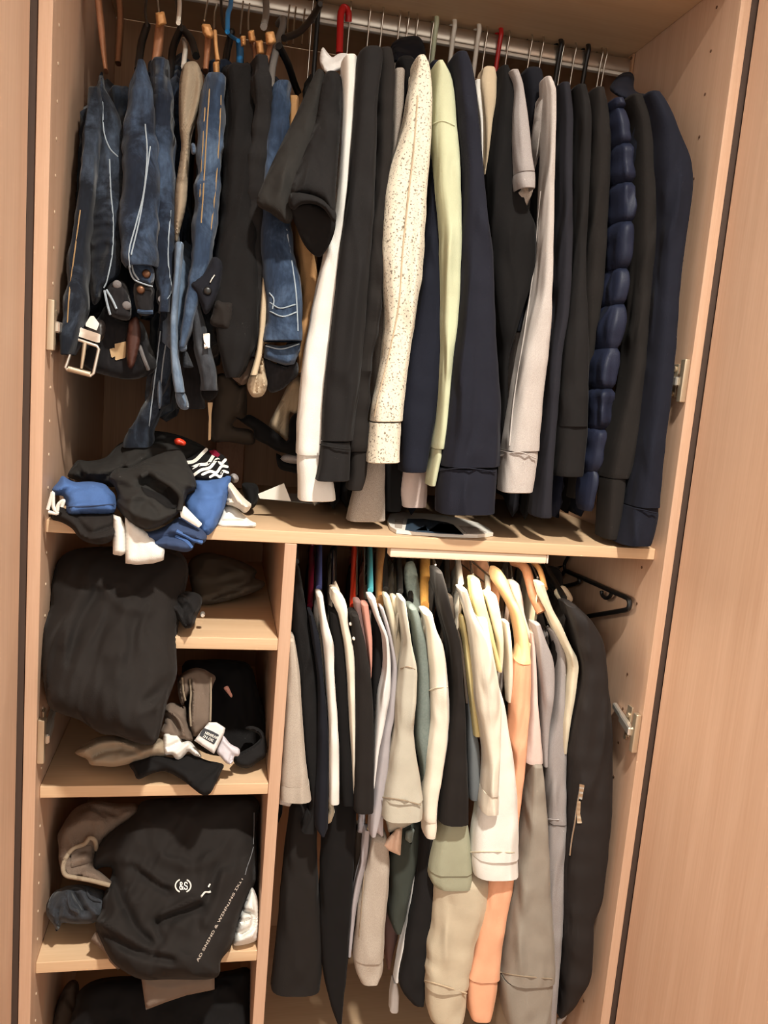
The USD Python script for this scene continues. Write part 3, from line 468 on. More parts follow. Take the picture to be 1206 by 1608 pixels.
low('shirt', 'cream shirt, a thin strip behind the dark navy T-shirt', 'shirt', 'off_white', [(986, 494, 506), (1020, 498, 510), (1080, 505, 514), (1160, 508, 514), (1240, 505, 512)], None, y=(.12, .1), b=.02)
low('t_shirt', 'black T-shirt between two white ones on the lower rail', 't-shirt', 'soft_black', [(958, 515, 530), (1026, 519, 541), (1064, 523, 544), (1130, 527, 547), (1200, 531, 552), (1254, 533, 556)], None, y=(.09, .07), hem=-.45, hang=('black_plastic', 'black plastic hanger left of the orange one', 'plastic'))
T, _, _ = low('shirt', 'cream shirt with pointed upturned shoulder under the black hangers', 'shirt', 'off_white', [(925, 518, 530), (940, 519, 540), (955, 526, 545), (975, 531, 546), (1015, 538, 555), (1064, 542, 557), (1130, 545, 558), (1190, 549, 558), (1246, 552, 557)], None, y=(.08, .06), hem=-.4, hang=wire('cream shirt with upturned shoulder'), finish=False)
hem_piece(T, 'off_white', [(516, 930), (527, 911), (533, 925), (538, 945), (526, 945)], (.11, .09), name='shoulder_point'); hem_piece(T, 'off_white', [(533, 940), (541, 942), (546, 970), (540, 975)], (.09, .08), name='shoulder'); T.done()
T, sl, _ = low('polo_shirt', 'black polo shirt with two small white buttons below the orange hanger', 'polo shirt', 'brown_black', [(962, 546, 562), (1014, 552, 574), (1064, 555, 582), (1130, 555, 585), (1200, 555, 585), (1245, 554, 585), (1266, 553, 584)], None, y=(.07, .05), hem=-.46, hang=('orange_plastic', 'bright orange-red plastic hanger on the lower rail', 'plastic'), finish=False)
for c in ((551, 980), (556, 1003)): T.add('button', tube(onto(sl, [c], .0035)[0] + np.array([[0, .003, 0], [0, 0, 0], [0, -.001, 0]]), [.0028, .003, .002], 10), 'white_plastic')
T.done()
low('t_shirt', 'mauve-brown T-shirt beside the dusty pink one', 't-shirt', 'mauve_brown', [(943, 554, 566), (965, 557, 570), (1000, 566, 576), (1040, 572, 579), (1060, 574, 580)], None, y=(.08, .07), b=.015, hem=-.4, hang=wire('mauve-brown T-shirt'))
low('t_shirt', 'dusty pink T-shirt with a narrow tapering sleeve', 't-shirt', 'pink', [(948, 566, 578), (965, 568, 580), (1000, 573, 584), (1040, 577, 584), (1060, 579, 583), (1082, 579, 582)], None, y=(.07, .06), b=.015, hem=-.35, hang=wire('dusty pink T-shirt'))
low('t_shirt', 'black T-shirt right of the dusty pink one', 't-shirt', 'black', [(948, 572, 585), (1000, 582, 600), (1026, 582, 602), (1076, 580, 597), (1138, 580, 590), (1200, 578, 586)], None, y=(.10, .08), hem=-.5, hang=wire('black T-shirt next to the pink one'))
low('shirt', 'white shirt on the light blue hanger, sleeve curving back to the left', 'shirt', 'white_b', [(936, 575, 589), (960, 583, 595), (1002, 598, 610), (1052, 599, 613), (1090, 592, 611), (1138, 587, 602), (1180, 583, 594), (1232, 581, 588)], None, y=(.07, .05), b=.022, hem=-.5, hang=('teal_plastic', 'light teal-blue plastic hanger holding the white shirt', 'plastic'))
T, _, _ = low('t_shirt', 'lavender-grey T-shirt with long sleeve ending in a pale twisted hem', 't-shirt', 'lavender_grey', [(952, 594, 602), (1002, 606, 616), (1050, 610, 623), (1110, 604, 620), (1150, 596, 613), (1200, 589, 610), (1260, 581, 601), (1304, 577, 590)], None, y=(.08, .06), b=.022, hem=-.5, hang=('hanger_wood', 'light wooden hanger right of the teal-blue one', 'wood'), finish=False)
hem_piece(T, 'lavender_white', [(588, 1262), (598, 1258), (602, 1285), (602, 1316), (590, 1306), (584, 1290)], (.075, .075)); hem_piece(T, 'lavender_white', [(563, 1272), (575, 1270), (573, 1300), (570, 1309), (561, 1307)], (.10, .10)); hem_piece(T, 'ecru', [(586, 1270), (590, 1283), (584, 1306), (575, 1304)], (.07, .07)); T.done()
low('t_shirt', 'ecru T-shirt with thin rolled sleeve left of the stone-coloured one', 't-shirt', 'ecru', [(934, 600, 611), (955, 604, 617), (1010, 614, 630), (1035, 617, 630), (1080, 616, 626), (1140, 612, 622)], None, y=(.09, .08), b=.018, hem=-.4, hang=('black_plastic', 'black plastic hanger above the ecru T-shirt', 'plastic'))
T, sl, _ = low('t_shirt', 'stone-coloured T-shirt with dropped shoulder seam and wide stitched sleeve hem', 't-shirt', 'stone', [(938, 622, 636), (952, 622, 638), (1000, 629, 645), (1012, 629, 647), (1050, 625, 653), (1090, 621, 652), (1130, 619, 649), (1175, 613, 651), (1220, 607, 658), (1249, 601, 661)], [(1253, 601, 662), (1279, 599, 661)], y=(.06, .04), b=(.026, .03), hem=-.45, hang=('black_plastic', 'black plastic hanger above the stone-coloured T-shirt', 'plastic'), seams=[[(629, 1050), (640, 1047), (652, 1051)], [(601, 1252), (630, 1256), (661, 1264)]], stitchmat='taupe', finish=False)
hem_piece(T, 'stone', [(598, 1266), (615, 1270), (650, 1286), (648, 1293), (635, 1300), (610, 1308), (606, 1290)], (.07, .09), name='inner_hem', folds=[([(604, 1268), (625, 1280), (645, 1290)], -.006, 4), ([(612, 1282), (628, 1296)], .005, 5)]); T.done()
low('t_shirt', 'ecru T-shirt, a slim strip behind the stone-coloured one', 't-shirt', 'off_white', [(937, 612, 624), (955, 614, 628), (990, 620, 634), (1020, 625, 636)], None, y=(.10, .09), b=.016)
T, sl, _ = low('sweater', 'grey-green knitted sweater with raised seam between the stone and cream T-shirts', 'sweater', 'teal_grey', [(952, 636, 654), (975, 642, 662), (1010, 648, 669), (1060, 651, 673), (1100, 650, 674), (1150, 649, 674), (1200, 657, 670), (1235, 660, 666)], None, y=(.09, .07), hem=-.55, hang=('black_plastic', 'black plastic hanger inside the grey-green sweater', 'plastic'), finish=False, seams=[[(652, 1110), (662, 1104), (671, 1098)]], stitchmat='stone')
hem_piece(T, 'teal_grey', [(636, 888), (640, 882), (651, 885), (660, 925), (664, 958), (650, 962), (640, 938), (634, 906)], (.22, .11), .012, .02, name='shoulder', smooth=True); hem_piece(T, 'teal_grey', [(637, 1305), (652, 1300), (646, 1326), (636, 1318)], (.08, .08)); T.done()
low('t_shirt', 'cream T-shirt on the yellow wooden hanger', 't-shirt', 'off_white', [(960, 658, 678), (980, 664, 683), (1012, 668, 695), (1064, 672, 701), (1110, 673, 703), (1130, 673, 703), (1166, 669, 700), (1210, 666, 694), (1250, 661, 687), (1280, 660, 685)], [(1284, 662, 685), (1306, 662, 683)], y=(.07, .05), hem=-.42, hang=('hanger_wood_yellow', 'yellow wooden hanger holding the cream T-shirt', 'wood'), seams=[[(672, 1085), (686, 1080), (703, 1078)]], stitchmat='ecru')
low('t_shirt', 'black T-shirt with wide straight sleeve above the sage green one', 't-shirt', 'brown_black', [(895, 675, 694), (920, 677, 700), (955, 684, 708), (1005, 697, 722), (1060, 702, 726), (1100, 702, 729), (1180, 694, 731), (1240, 688, 733), (1281, 683, 734)], None, y=(.08, .06), b=(.03, .035), hem=-.45, hang=('steel', 'thin steel wire hanger inside the wide-sleeved black T-shirt', 'wire'))
low('sweatshirt', 'sage green sweatshirt whose short sleeve hangs below the black one', 'sweatshirt', 'sage', [(1240, 690, 726), (1285, 685, 733), (1310, 678, 736), (1335, 673, 738), (1358, 670, 740)], [(1363, 670, 740), (1382, 676, 740)], y=(.09, .065), b=.035, hem=-.5)
low('t_shirt', 'brownish grey T-shirt, a thin strip above the pale yellow sleeve', 't-shirt', 'taupe_dark', [(936, 697, 710), (970, 704, 716), (1010, 716, 726), (1060, 722, 732), (1100, 726, 735)], None, y=(.09, .08), b=.014, hang=('black_plastic', 'black plastic hanger above the pale yellow sleeve', 'plastic'))
low('sweater', 'slate grey sweater whose flat sleeve shows between black and cream', 'sweater', 'slate', [(1040, 720, 735), (1100, 726, 741), (1180, 728, 752), (1246, 729, 752)], None, y=(.09, .08), hem=-.5)
low('t_shirt', 'pale yellow T-shirt with narrow sleeve left of the big cream one', 't-shirt', 'pale_yellow', [(964, 715, 727), (1000, 722, 734), (1060, 728, 742), (1100, 733, 746), (1150, 738, 753)], None, y=(.08, .07), b=.018, hem=-.4, hang=wire('pale yellow narrow T-shirt'))
low('t_shirt', 'big cream T-shirt with rounded shoulder and turned sleeve hem', 't-shirt', 'off_white', [(924, 716, 733), (950, 724, 741), (975, 730, 752), (1000, 735, 766), (1040, 739, 776), (1100, 744, 785), (1150, 752, 785), (1200, 756, 784), (1238, 753, 782)], [(1242, 753, 782), (1268, 750, 781)], y=(.06, .035), b=.03, hem=-.4, hang=('white_plastic', 'white plastic hanger of the big cream T-shirt', 'plastic'))
low('t_shirt', 'big white T-shirt with deep stitched sleeve hem hanging in front of the peach sleeve', 't-shirt', 'white', [(968, 742, 764), (1010, 750, 772), (1060, 758, 780), (1100, 764, 792), (1140, 766, 798), (1187, 762, 805), (1240, 752, 809), (1274, 745, 810), (1336, 737, 811)], [(1341, 737, 811), (1366, 739, 812)], y=(.085, .05), b=(.028, .036), hem=-.48, hang=wire('big white T-shirt'), seams=[[(738, 1338), (775, 1337), (811, 1339)]], stitchmat='ecru')
low('sweater', 'pale yellow sweater with high rounded shoulder over a loop hook', 'sweater', 'pale_yellow', [(910, 734, 753), (935, 737, 759), (970, 746, 768), (1010, 764, 778), (1050, 776, 788)], None, y=(.09, .08), b=.02, hem=-.5, hang=wire('pale yellow sweater with high shoulder'))
low('t_shirt', 'soft yellow T-shirt just behind the white loop hook', 't-shirt', 'cream', [(934, 756, 778), (960, 764, 784), (985, 770, 788), (1010, 776, 790), (1052, 778, 788)], None, y=(.085, .08), b=.018, hem=-.5, hang=('white_plastic', 'white plastic hanger with open loop hook on the lower rail', 'plastic'))
low('t_shirt', 'cream T-shirt, a short strip left of the peach sweater', 't-shirt', 'off_white', [(976, 787, 799), (1010, 789, 803), (1050, 791, 805), (1100, 794, 802)], None, y=(.085, .08), b=.016, hem=-.4)
T, _, _ = low('sweater', 'peach sweater with yellow shoulder, dropped seam and long sleeve down to its cuff', 'sweater', 'peach', [(1036, 804, 832), (1100, 800, 831), (1150, 797, 828), (1200, 798, 824), (1280, 780, 814), (1368, 765, 806), (1414, 755, 798), (1482, 742, 787), (1527, 731, 783)], [(1533, 731, 780), (1562, 731, 776), (1590, 734, 770)], y=(.075, .05), hem=None, finish=False)
T.add('upper_sleeve', loft([(894, 770, 787), (908, 770, 795), (930, 782, 804), (970, 801, 823), (1020, 808, 832), (1035, 805, 833)], (.13, .074), .026, .0022, 77), 'peach_pale')
c = at([(790, 910)], .1)[0]; T.add('body', slab([(.13, c[2] - .03), (.27, c[2] + .03), (.41, c[2] + .03), (.55, c[2] - .05), (.55, -.72), (.14, -.72), (.14, -.3)], c[0] + .01, .006, seed=78), 'peach'); T.done(); hanger(c[0], c[2] - .01, LZ, *wire('peach sweater'), ys=.16)
low('sweatshirt', 'pinkish cream sweatshirt, a rounded shoulder left of the orange-brown hanger', 'sweatshirt', 'pink_pale', [(916, 796, 814), (935, 800, 819), (965, 811, 824), (1000, 822, 836)], None, y=(.11, .1), b=.018, hem=-.5, hang=wire('pinkish cream sweatshirt'))
low('t_shirt', 'pale pink T-shirt, a flat strip right of the peach sleeve', 't-shirt', 'pink_pale', [(992, 828, 839), (1050, 828, 842), (1100, 826, 844), (1150, 823, 848), (1192, 820, 851)], None, y=(.09, .07), b=.022, hem=-.38)
low('sweatshirt', 'grey sweatshirt with shoulder seam under the orange-brown wooden hanger arm', 'sweatshirt', 'grey_soft', [(978, 831, 848), (1000, 834, 856), (1035, 839, 868), (1080, 843, 869), (1140, 846, 862), (1200, 849, 860)], None, y=(.08, .07), hem=-.5, hang=wire('grey sweatshirt with shoulder seam'), seams=[[(833, 990), (845, 990), (856, 1000)]], stitchmat='marl_grey')
low('sweater', 'light grey sweater with long sleeve and cuff seam left of the black jacket', 'sweater', 'marl_grey', [(988, 858, 872), (1020, 868, 886), (1060, 868, 887), (1110, 862, 886), (1180, 853, 887), (1240, 852, 887), (1284, 853, 887)], [(1290, 854, 888), (1420, 850, 884), (1520, 848, 878), (1600, 840, 871)], y=(.085, .06), hem=-.6, hang=wire('light grey sweater left of the bomber jacket'), seams=[[(853, 1286), (870, 1287), (887, 1288)]], stitchmat='grey_soft')
low('cardigan', 'ecru grey cardigan whose folded shoulder curves beside the black jacket', 'cardigan', 'ecru', [(915, 838, 854), (950, 849, 866), (980, 861, 882), (1015, 878, 898), (1030, 884, 906), (1048, 887, 908), (1090, 884, 903), (1130, 879, 896), (1180, 880, 890)], None, y=(.07, .06), hem=-.5, b=.022, hang=wire('ecru grey cardigan'), seams=[[(845, 918), (858, 950), (875, 985), (893, 1020), (897, 1050)]], stitchmat='marl')
T, sl, _ = low('bomber_jacket', 'black bomber jacket with silver sleeve zip beside the right side panel', 'jacket', 'bomber', [(948, 878, 906), (970, 884, 927), (1005, 894, 944), (1050, 902, 951), (1100, 896, 956), (1160, 888, 959), (1275, 887, 956), (1360, 881, 950), (1400, 879, 944), (1440, 878, 930), (1505, 876, 927), (1570, 874, 900), (1592, 873, 885)], None, y=(.06, .05), b=(.035, .035), hem=-.75, t=.012, amp=.003, hang=('black_plastic', 'black plastic hanger inside the black bomber jacket', 'plastic'), finish=False, wr=.5)
hem_piece(T, 'ecru', [(870, 932), (876, 922), (888, 921), (900, 942), (884, 948)], (.14, .12), .01, .02, name='collar_lining', smooth=True)
hem_piece(T, 'black', [(853, 892), (862, 888), (880, 896), (884, 922), (876, 930), (862, 922), (856, 905)], (.27, .2), .02, .03, name='collar', smooth=True)
hem_piece(T, 'leather_black', [(885, 888), (870, 900), (871, 890)], (.28, .28), .004, .004, name='hanging_loop')
z = T.add('zip', stitch(sl, [(912, 1234), (908, 1255), (905, 1275), (903, 1290), (898, 1318), (895, 1343)], .0016), 'steel')
T.add('zip_puller', patch(sl, [(906, 1258), (912, 1258), (911, 1278), (914, 1293), (906, 1293), (906, 1276)], .002, 2.5), 'nickel', z); T.add('zip_head', patch(sl, [(910, 1231), (918, 1233), (914, 1256), (909, 1254)], .002, 2.5), 'steel', z); T.done()
# long garments below
garment('trousers', 'dark brown-black trousers hanging low beside the cubby divider', 'trousers', 'brown_black', [(1262, 456, 496), (1320, 448, 497), (1400, 440, 502), (1480, 433, 508), (1545, 426, 502)], None, (.12, .1), .03, None, None, part='leg')
garment('trousers', 'black trousers with long tapering leg right of the brown-black ones', 'trousers', 'soft_black', [(1240, 516, 560), (1300, 506, 556), (1400, 502, 552), (1500, 504, 545), (1550, 512, 540), (1598, 526, 537)], None, (.11, .09), .03, None, None, part='leg')
garment('trousers', 'grey marl trousers whose stitched hem hangs left of the dark green ones', 'trousers', 'hoodie_grey', [(1310, 578, 607), (1350, 572, 610), (1400, 564, 608), (1450, 558, 603), (1496, 553, 601)], [(1500, 553, 601), (1518, 556, 600), (1531, 562, 594)], (.10, .08), .03, None, None, part='leg', seams=[[(575, 1330), (570, 1400), (564, 1470)]], stitchmat='taupe')
garment('scarf', 'thin lavender strap hanging in a curve left of the grey marl trousers', 'scarf', 'lavender_grey', [(1300, 570, 580), (1340, 566, 577), (1380, 557, 568), (1430, 549, 558), (1496, 544, 551)], None, (.09, .09), .012, None, None, part='strap')
garment('shirt', 'brown-grey shirt tail, darker strip behind the lavender strap', 'shirt', 'taupe_dark', [(1300, 554, 575), (1360, 552, 566), (1430, 547, 556), (1500, 545, 549)], None, (.13, .13), .02, None, None, part='tail')
garment('trousers', 'dark green trousers with short hem left of the pale strip', 'trousers', 'dark_green', [(1290, 618, 660), (1340, 610, 655), (1390, 611, 643), (1430, 608, 636), (1450, 612, 630)], None, (.12, .1), .03, None, None, part='leg')
garment('shirt', 'pinkish brown shirt tail below the dark green trousers', 'shirt', 'mauve_brown', [(1430, 600, 632), (1470, 600, 622), (1500, 603, 615), (1516, 606, 612)], None, (.14, .14), .02, None, None, part='tail')
garment('shirt', 'thin white shirt tail left of the black trousers under the sage sweatshirt', 'shirt', 'white_b', [(1340, 646, 659), (1400, 640, 652), (1440, 635, 648), (1490, 625, 637), (1535, 617, 626)], None, (.11, .09), .014, None, None, part='tail')
garment('shirt', 'short white tail peeking out under the black trousers', 'shirt', 'white_b', [(1538, 615, 623), (1560, 612, 626), (1583, 611, 625)], None, (.13, .12), .012, None, None, part='tail')
garment('trousers', 'black trousers with slanted leg end under the sage sweatshirt', 'trousers', 'black', [(1300, 654, 690), (1370, 648, 686), (1440, 638, 678), (1500, 628, 672), (1530, 622, 670), (1562, 640, 666)], None, (.10, .08), .03, None, None, part='leg')
T = Thing('shirt', 'blush pink shirt tail showing under the stone-coloured T-shirt', 'shirt'); hem_piece(T, 'blush', [(598, 1329), (607, 1318), (622, 1302), (632, 1298), (629, 1344), (613, 1337)], (.08, .075), .012, .02, 12, name='tail', folds=[([(620, 1305), (614, 1336)], -.007, 4)]); T.done()
garment('sweatshirt', 'beige sweatshirt with long wide sleeve and rounded cuff left of the peach one', 'sweatshirt', 'beige', [(1380, 682, 768), (1437, 677, 759), (1480, 669, 744), (1518, 667, 735), (1540, 666, 732)], [(1546, 666, 731), (1570, 667, 730), (1592, 672, 726)], (.07, .05), .032, None, None, seams=[[(668, 1540), (690, 1546), (733, 1560)]], stitchmat='khaki', wr=.8)
garment('shirt', 'pale pink shirt edge behind the beige sweatshirt', 'shirt', 'pink_pale', [(1370, 690, 720), (1420, 680, 700), (1460, 672, 684), (1500, 664, 674), (1518, 662, 670)], None, (.1, .09), .014, None, None, part='tail')
garment('sweatshirt', 'taupe sweatshirt with long broad sleeve and deep cuff right of the peach one', 'sweatshirt', 'taupe_grey', [(1195, 822, 851), (1240, 820, 855), (1300, 816, 859), (1391, 803, 863), (1437, 795, 866), (1518, 784, 868), (1527, 783, 868)], [(1533, 783, 866), (1570, 785, 864), (1602, 792, 862)], (.07, .045), (.03, .038), None, None, seams=[[(783, 1526), (815, 1532), (867, 1537)]], stitchmat='taupe')
garment('sweatshirt', 'grey-brown sweatshirt hem below the taupe cuff', 'sweatshirt', 'taupe', [(1540, 776, 860), (1580, 772, 872), (1640, 768, 872)], None, (.10, .10), .03, None, None, part='hem_panel')
T = Thing('black_hanger', 'empty black plastic hanger with inner hooks swinging against the right side panel', 'hanger')
def L5(*p): return np.array([(680 + a / 3.446, 840 + b / 3.446) for a, b in p])
def on_side(uv, x): d = rays(uv); return CAM + d * ((x - CAM[0]) / d[:, 0])[:, None]
def hp(pts, r=.0042): return tube(on_side(curve(L5(*pts), 5), W - .012), r, 8)
T.add('hook', hp([(752, 88), (738, 108), (722, 134), (712, 156), (711, 176), (716, 194)], .0036), 'black_plastic')
T.add('shoulder_arm', hp([(700, 212), (716, 196), (740, 204), (860, 256), (980, 310), (1045, 338), (1062, 356), (1062, 388), (1048, 404), (1000, 414), (900, 430), (840, 440)], .0046), 'black_plastic')
T.add('shoulder_arm', hp([(716, 196), (690, 222), (672, 262), (690, 276), (730, 274), (786, 258), (792, 240), (786, 226)], .0042), 'black_plastic')
T.add('inner_hook', hp([(912, 304), (916, 326), (936, 342), (956, 334), (966, 312)], .0036), 'black_plastic'); T.done()
# ------------------------------------------------------------------ upper rail: jeans and trousers folded over their hangers
def pants(label, mat, rows, y=(.16, .09), b=.034, amp=.0035, seams=(), smat='stitch_pale', name='jeans', ct='jeans', finish=True, part='leg', wr=.9, rear=True, **k):
    SEED[0] += 1; T = Thing(name, label, ct); m = loft(rows, y, b, amp, SEED[0], wr=wr, **k); i = T.add(part, m, mat)
    for ln in seams: T.add('seam', stitch(m, ln, .0011), smat, i)
    R = np.array([q[:3] for q in rows], float); k2 = len(R) // 2; xm = at([((R[k2, 1] + R[k2, 2]) / 2, R[k2, 0])], (y[0] + y[1]) / 2)[0]; zt = at([((R[0, 1] + R[0, 2]) / 2, R[0, 0])], y[0])[0][2]; zb = at([((R[-1, 1] + R[-1, 2]) / 2, R[-1, 0])], y[1])[0][2]
    if rear: T.add('rear_leg', slab([(y[0] + .02, zt - .01), (.28, zt + .05), (.33, zt + .085), (.45, zt + .085), (.53, zt + .02), (.54, zb + .04), (.36, zb + .03), (y[0], zb + .06)], xm[0], .019, seed=SEED[0], amp=.006), mat)
    if finish: T.done()
    return T, m, i
def blob(T, name, mat, out, y, tf=.012, tb=.02, r=12, folds=(), noise=(.003, .05, .02, 0), parent=None, res=3.6, smooth=True, label=None):
    SEED[0] += 1; m = puff(out, y, tf, tb, r, res, folds, noise, SEED[0], smooth); return T.add(name, m, mat, parent, label=label), m
T, m, i = pants('dark blue jeans folded double with pale stitched edge, leftmost on the rail', 'denim_dark', [(150, 140, 162), (200, 136, 164), (300, 127, 156), (350, 121, 148), (400, 112, 142), (450, 107, 140), (500, 101, 134), (535, 98, 126), (556, 97, 118)], (.15, .06), seams=[[(126, 330), (118, 390), (109, 460), (105, 520)]], smat='stitch_gold', finish=False)
T.add('leg', loft([(150, 178, 206), (250, 176, 214), (350, 176, 212), (440, 178, 216), (500, 188, 216)], (.24, .2), .03, .006, 301, wr=1.5), 'denim_dark')
j, m2 = blob(T, 'leg', 'denim_dark', [(160, 112), (166, 140), (180, 165), (192, 200), (196, 260), (194, 320), (192, 380), (190, 420), (184, 436), (166, 452), (158, 470), (146, 478), (140, 440), (139, 360), (140, 280), (142, 200), (150, 140)], (.17, .08), .03, .04, 26, [([(162, 190), (168, 250), (175, 320), (172, 400), (164, 450)], .004, 5), ([(145, 340), (160, 333), (178, 338)], .004, 5), ([(148, 385), (165, 378), (180, 384)], .004, 5), ([(146, 360), (165, 356), (180, 362)], -.004, 5)], (.004, .03, .06, 0))
for ln in ([(161, 160), (163, 205), (172, 232), (185, 246)], [(172, 250), (174, 300), (178, 350), (176, 400), (168, 440), (163, 452)]): T.add('seam', stitch(m2, ln, .0011), 'stitch_pale', j)
w, m3 = blob(T, 'waistband', 'denim_black', [(168, 452), (166, 470), (172, 492), (180, 500), (204, 502), (206, 476), (200, 450), (190, 440), (178, 442)], (.08, .07), .02, .02, 12)
for c in ((184, 447), (199, 480)): T.add('button', tube(onto(m3, [c], .001)[0] + np.array([[0, .003, 0], [0, -.002, 0], [0, -.004, 0]]), [.0062, .0062, .004], 14), 'belt_grey', w)
for ln in ([(164, 456), (168, 475), (173, 494)], [(167, 455), (176, 470), (183, 485)]): T.add('belt_loop', stitch(m3, ln, .0018, .002), 'stitch_pale', w)
k, m4 = blob(T, 'lower_waist', 'denim_black', [(166, 480), (178, 496), (200, 504), (222, 505), (236, 540), (246, 575), (232, 590), (205, 596), (176, 592), (140, 580), (128, 560), (140, 520), (156, 496)], (.11, .12), .02, .03, 18)
T.add('leather_patch', patch(m4, [(180, 540), (198, 536), (197, 562), (181, 566)], .0012, 3), 'leather_patch', k); T.add('size_tag', patch(m4, [(172, 548), (180, 546), (181, 560), (175, 562)], .001, 3), 'leather_patch', k)
T.add('belt_loop', stitch(m4, [(219, 542), (225, 560), (233, 580)], .003), 'belt_grey', k); T.done()
# the belt threaded through those jeans
T = Thing('leather_belt', 'dark brown leather belt with square silver buckle hanging from the leftmost jeans', 'belt')
s0, ms = blob(T, 'strap', 'leather_brown', [(201, 512), (206, 500), (216, 498), (221, 520), (219, 545), (210, 575), (201, 576), (198, 545)], (.085, .085), .006, .01, 8, noise=(.001, .05, .02, 0))
s1, ms1 = blob(T, 'strap', 'leather_black', [(132, 512), (142, 505), (160, 502), (166, 515), (158, 536), (130, 532)], (.06, .05), .008, .014, 10, noise=(.0015, .05, .02, 0))
fr = np.array([(117, 534), (103, 577), (105, 580), (143, 590), (147, 586), (155, 548), (152, 543), (121, 533)], float)
T.add('buckle', tube(at(np.vstack([fr, fr[:2]]), .045), .0024, 8), 'chrome'); T.add('roller', tube(at([(107, 579), (142, 588)], .044), .0042, 12), 'nickel'); T.add('prong', tube(at([(133, 538), (131, 556), (128, 579)], .042), [.003, .003, .002], 8), 'nickel')
T.add('keeper', patch(ms1, [(127, 514), (131, 516), (158, 525), (157, 538), (152, 538), (122, 528), (121, 521)], .003, 3), 'chrome')
T.add('price_tag', patch(ms1, [(135, 507), (142, 496), (147, 496), (156, 508), (152, 519), (134, 512)], .0015, 3), 'paper'); T.done()
T, m, i = pants('blue jeans with looping pale fly stitching and copper buttons, second from the left', 'denim_blue', [(108, 216, 232), (150, 206, 240), (200, 199, 246), (250, 197, 250), (320, 196, 252), (380, 195, 250), (420, 198, 246)], (.16, .07), .036, seams=[[(228, 195), (231, 240), (226, 300), (214, 350), (203, 392), (204, 420)], [(236, 230), (228, 290), (220, 340), (206, 400)]], finish=False, amp=.004)
T.add('leg', loft([(130, 232, 256), (250, 236, 262), (350, 232, 262), (430, 230, 258), (500, 232, 254)], (.26, .2), .03, .006, 302, wr=1.5), 'denim_blue')
j, m2 = blob(T, 'fly', 'denim_blue', [(203, 395), (215, 395), (232, 410), (242, 425), (240, 448), (226, 446), (210, 438), (202, 420)], (.07, .06), .012, .03, 10)
for ln in ([(202, 398), (203, 420), (210, 438), (226, 446), (240, 450)], [(206, 400), (209, 425), (218, 440)]): T.add('seam', stitch(m2, ln, .0013), 'stitch_pale', j)
T.add('button', tube(onto(m2, [(230, 430)], .001)[0] + np.array([[0, .002, 0], [0, -.002, 0], [0, -.004, 0]]), [.006, .006, .004], 14), 'brass', j)
j, m3 = blob(T, 'waistband', 'denim_black', [(212, 444), (228, 448), (242, 452), (241, 475), (240, 492), (226, 496), (216, 490), (210, 465)], (.07, .065), .012, .03, 10); T.add('cuff_edge', stitch(m3, [(216, 488), (226, 490), (240, 490)], .0032), 'denim_mid', j)
T.add('button', tube(onto(m3, [(221, 455)], .001)[0] + np.array([[0, .002, 0], [0, -.002, 0], [0, -.004, 0]]), [.006, .006, .004], 14), 'brass', j); T.done()
T, m, i = pants('dark blue jeans with whiskered fading behind the taupe trousers', 'denim_blue', [(106, 238, 264), (160, 240, 270), (240, 245, 272), (320, 245, 276), (380, 244, 274), (440, 246, 272), (470, 252, 270), (492, 250, 268)], (.17, .09), .034, seams=[[(268, 330), (264, 390), (266, 430), (270, 455), (262, 470)]], finish=False, amp=.004)
T.add('leg', loft([(120, 262, 290), (220, 262, 290), (330, 264, 296), (430, 262, 296), (520, 256, 300), (600, 250, 300)], (.28, .22), .03, .006, 303, wr=1.5), 'denim_dark')
j, m2 = blob(T, 'waistband', 'denim_black', [(246, 455), (264, 450), (272, 462), (262, 482), (248, 478)], (.08, .08), .012, .02, 9); T.add('button', tube(onto(m2, [(254, 470)], .001)[0] + np.array([[0, .002, 0], [0, -.004, 0]]), .005, 12), 'belt_grey', j); T.done()
T, m, i = pants('pale blue jeans leg hanging as a long strip down to a rolled hem', 'denim_pale', [(385, 276, 288), (436, 273, 284), (500, 268, 279), (540, 268, 279), (580, 270, 284), (615, 275, 290)], (.08, .06), .02, finish=False, amp=.0015)
j, m2 = blob(T, 'rolled_hem', 'denim_pale', [(275, 618), (284, 613), (292, 620), (297, 640), (288, 644), (279, 636)], (.06, .06), .01, .015, 8, [([(280, 622), (285, 634)], -.006, 3)]); T.done()
SEED[0] += 1; T = Thing('trousers', 'taupe trousers twisted into a loop at the top, between two pairs of jeans', 'trousers')
j, m = blob(T, 'leg', 'taupe', [(290, 100), (300, 96), (310, 99), (318, 120), (319, 150), (310, 185), (300, 220), (296, 270), (293, 320), (282, 365), (276, 386), (273, 370), (275, 300), (284, 235), (281, 195), (281, 140), (284, 115)], (.15, .09), .02, .03, 16, [([(302, 100), (306, 125), (300, 165), (292, 200)], -.008, 4), ([(296, 100), (291, 150), (290, 190), (296, 225), (288, 280)], .005, 4), ([(314, 130), (308, 170), (297, 205)], .004, 4)], (.003, .05, .02, 0)); T.done()
T, m, i = pants('mid-blue jeans with double gold-stitched seams right of the taupe trousers', 'denim_mid', [(130, 322, 351), (170, 318, 351), (207, 314, 349), (290, 309, 345), (350, 307, 339), (400, 303, 333), (450, 296, 318), (490, 290, 308), (520, 285, 300), (545, 282, 292)], (.14, .07), .03, seams=[[(324, 140), (320, 200), (315, 290), (311, 350), (305, 400)], [(329, 140), (325, 200), (320, 290), (316, 350)], [(347, 150), (344, 220), (338, 300), (330, 370)]], smat='stitch_gold', finish=False)
T.add('leg', loft([(110, 330, 360), (220, 330, 362), (330, 320, 356), (430, 300, 350), (520, 296, 340)], (.26, .2), .03, .006, 304, wr=1.5), 'denim_blue')
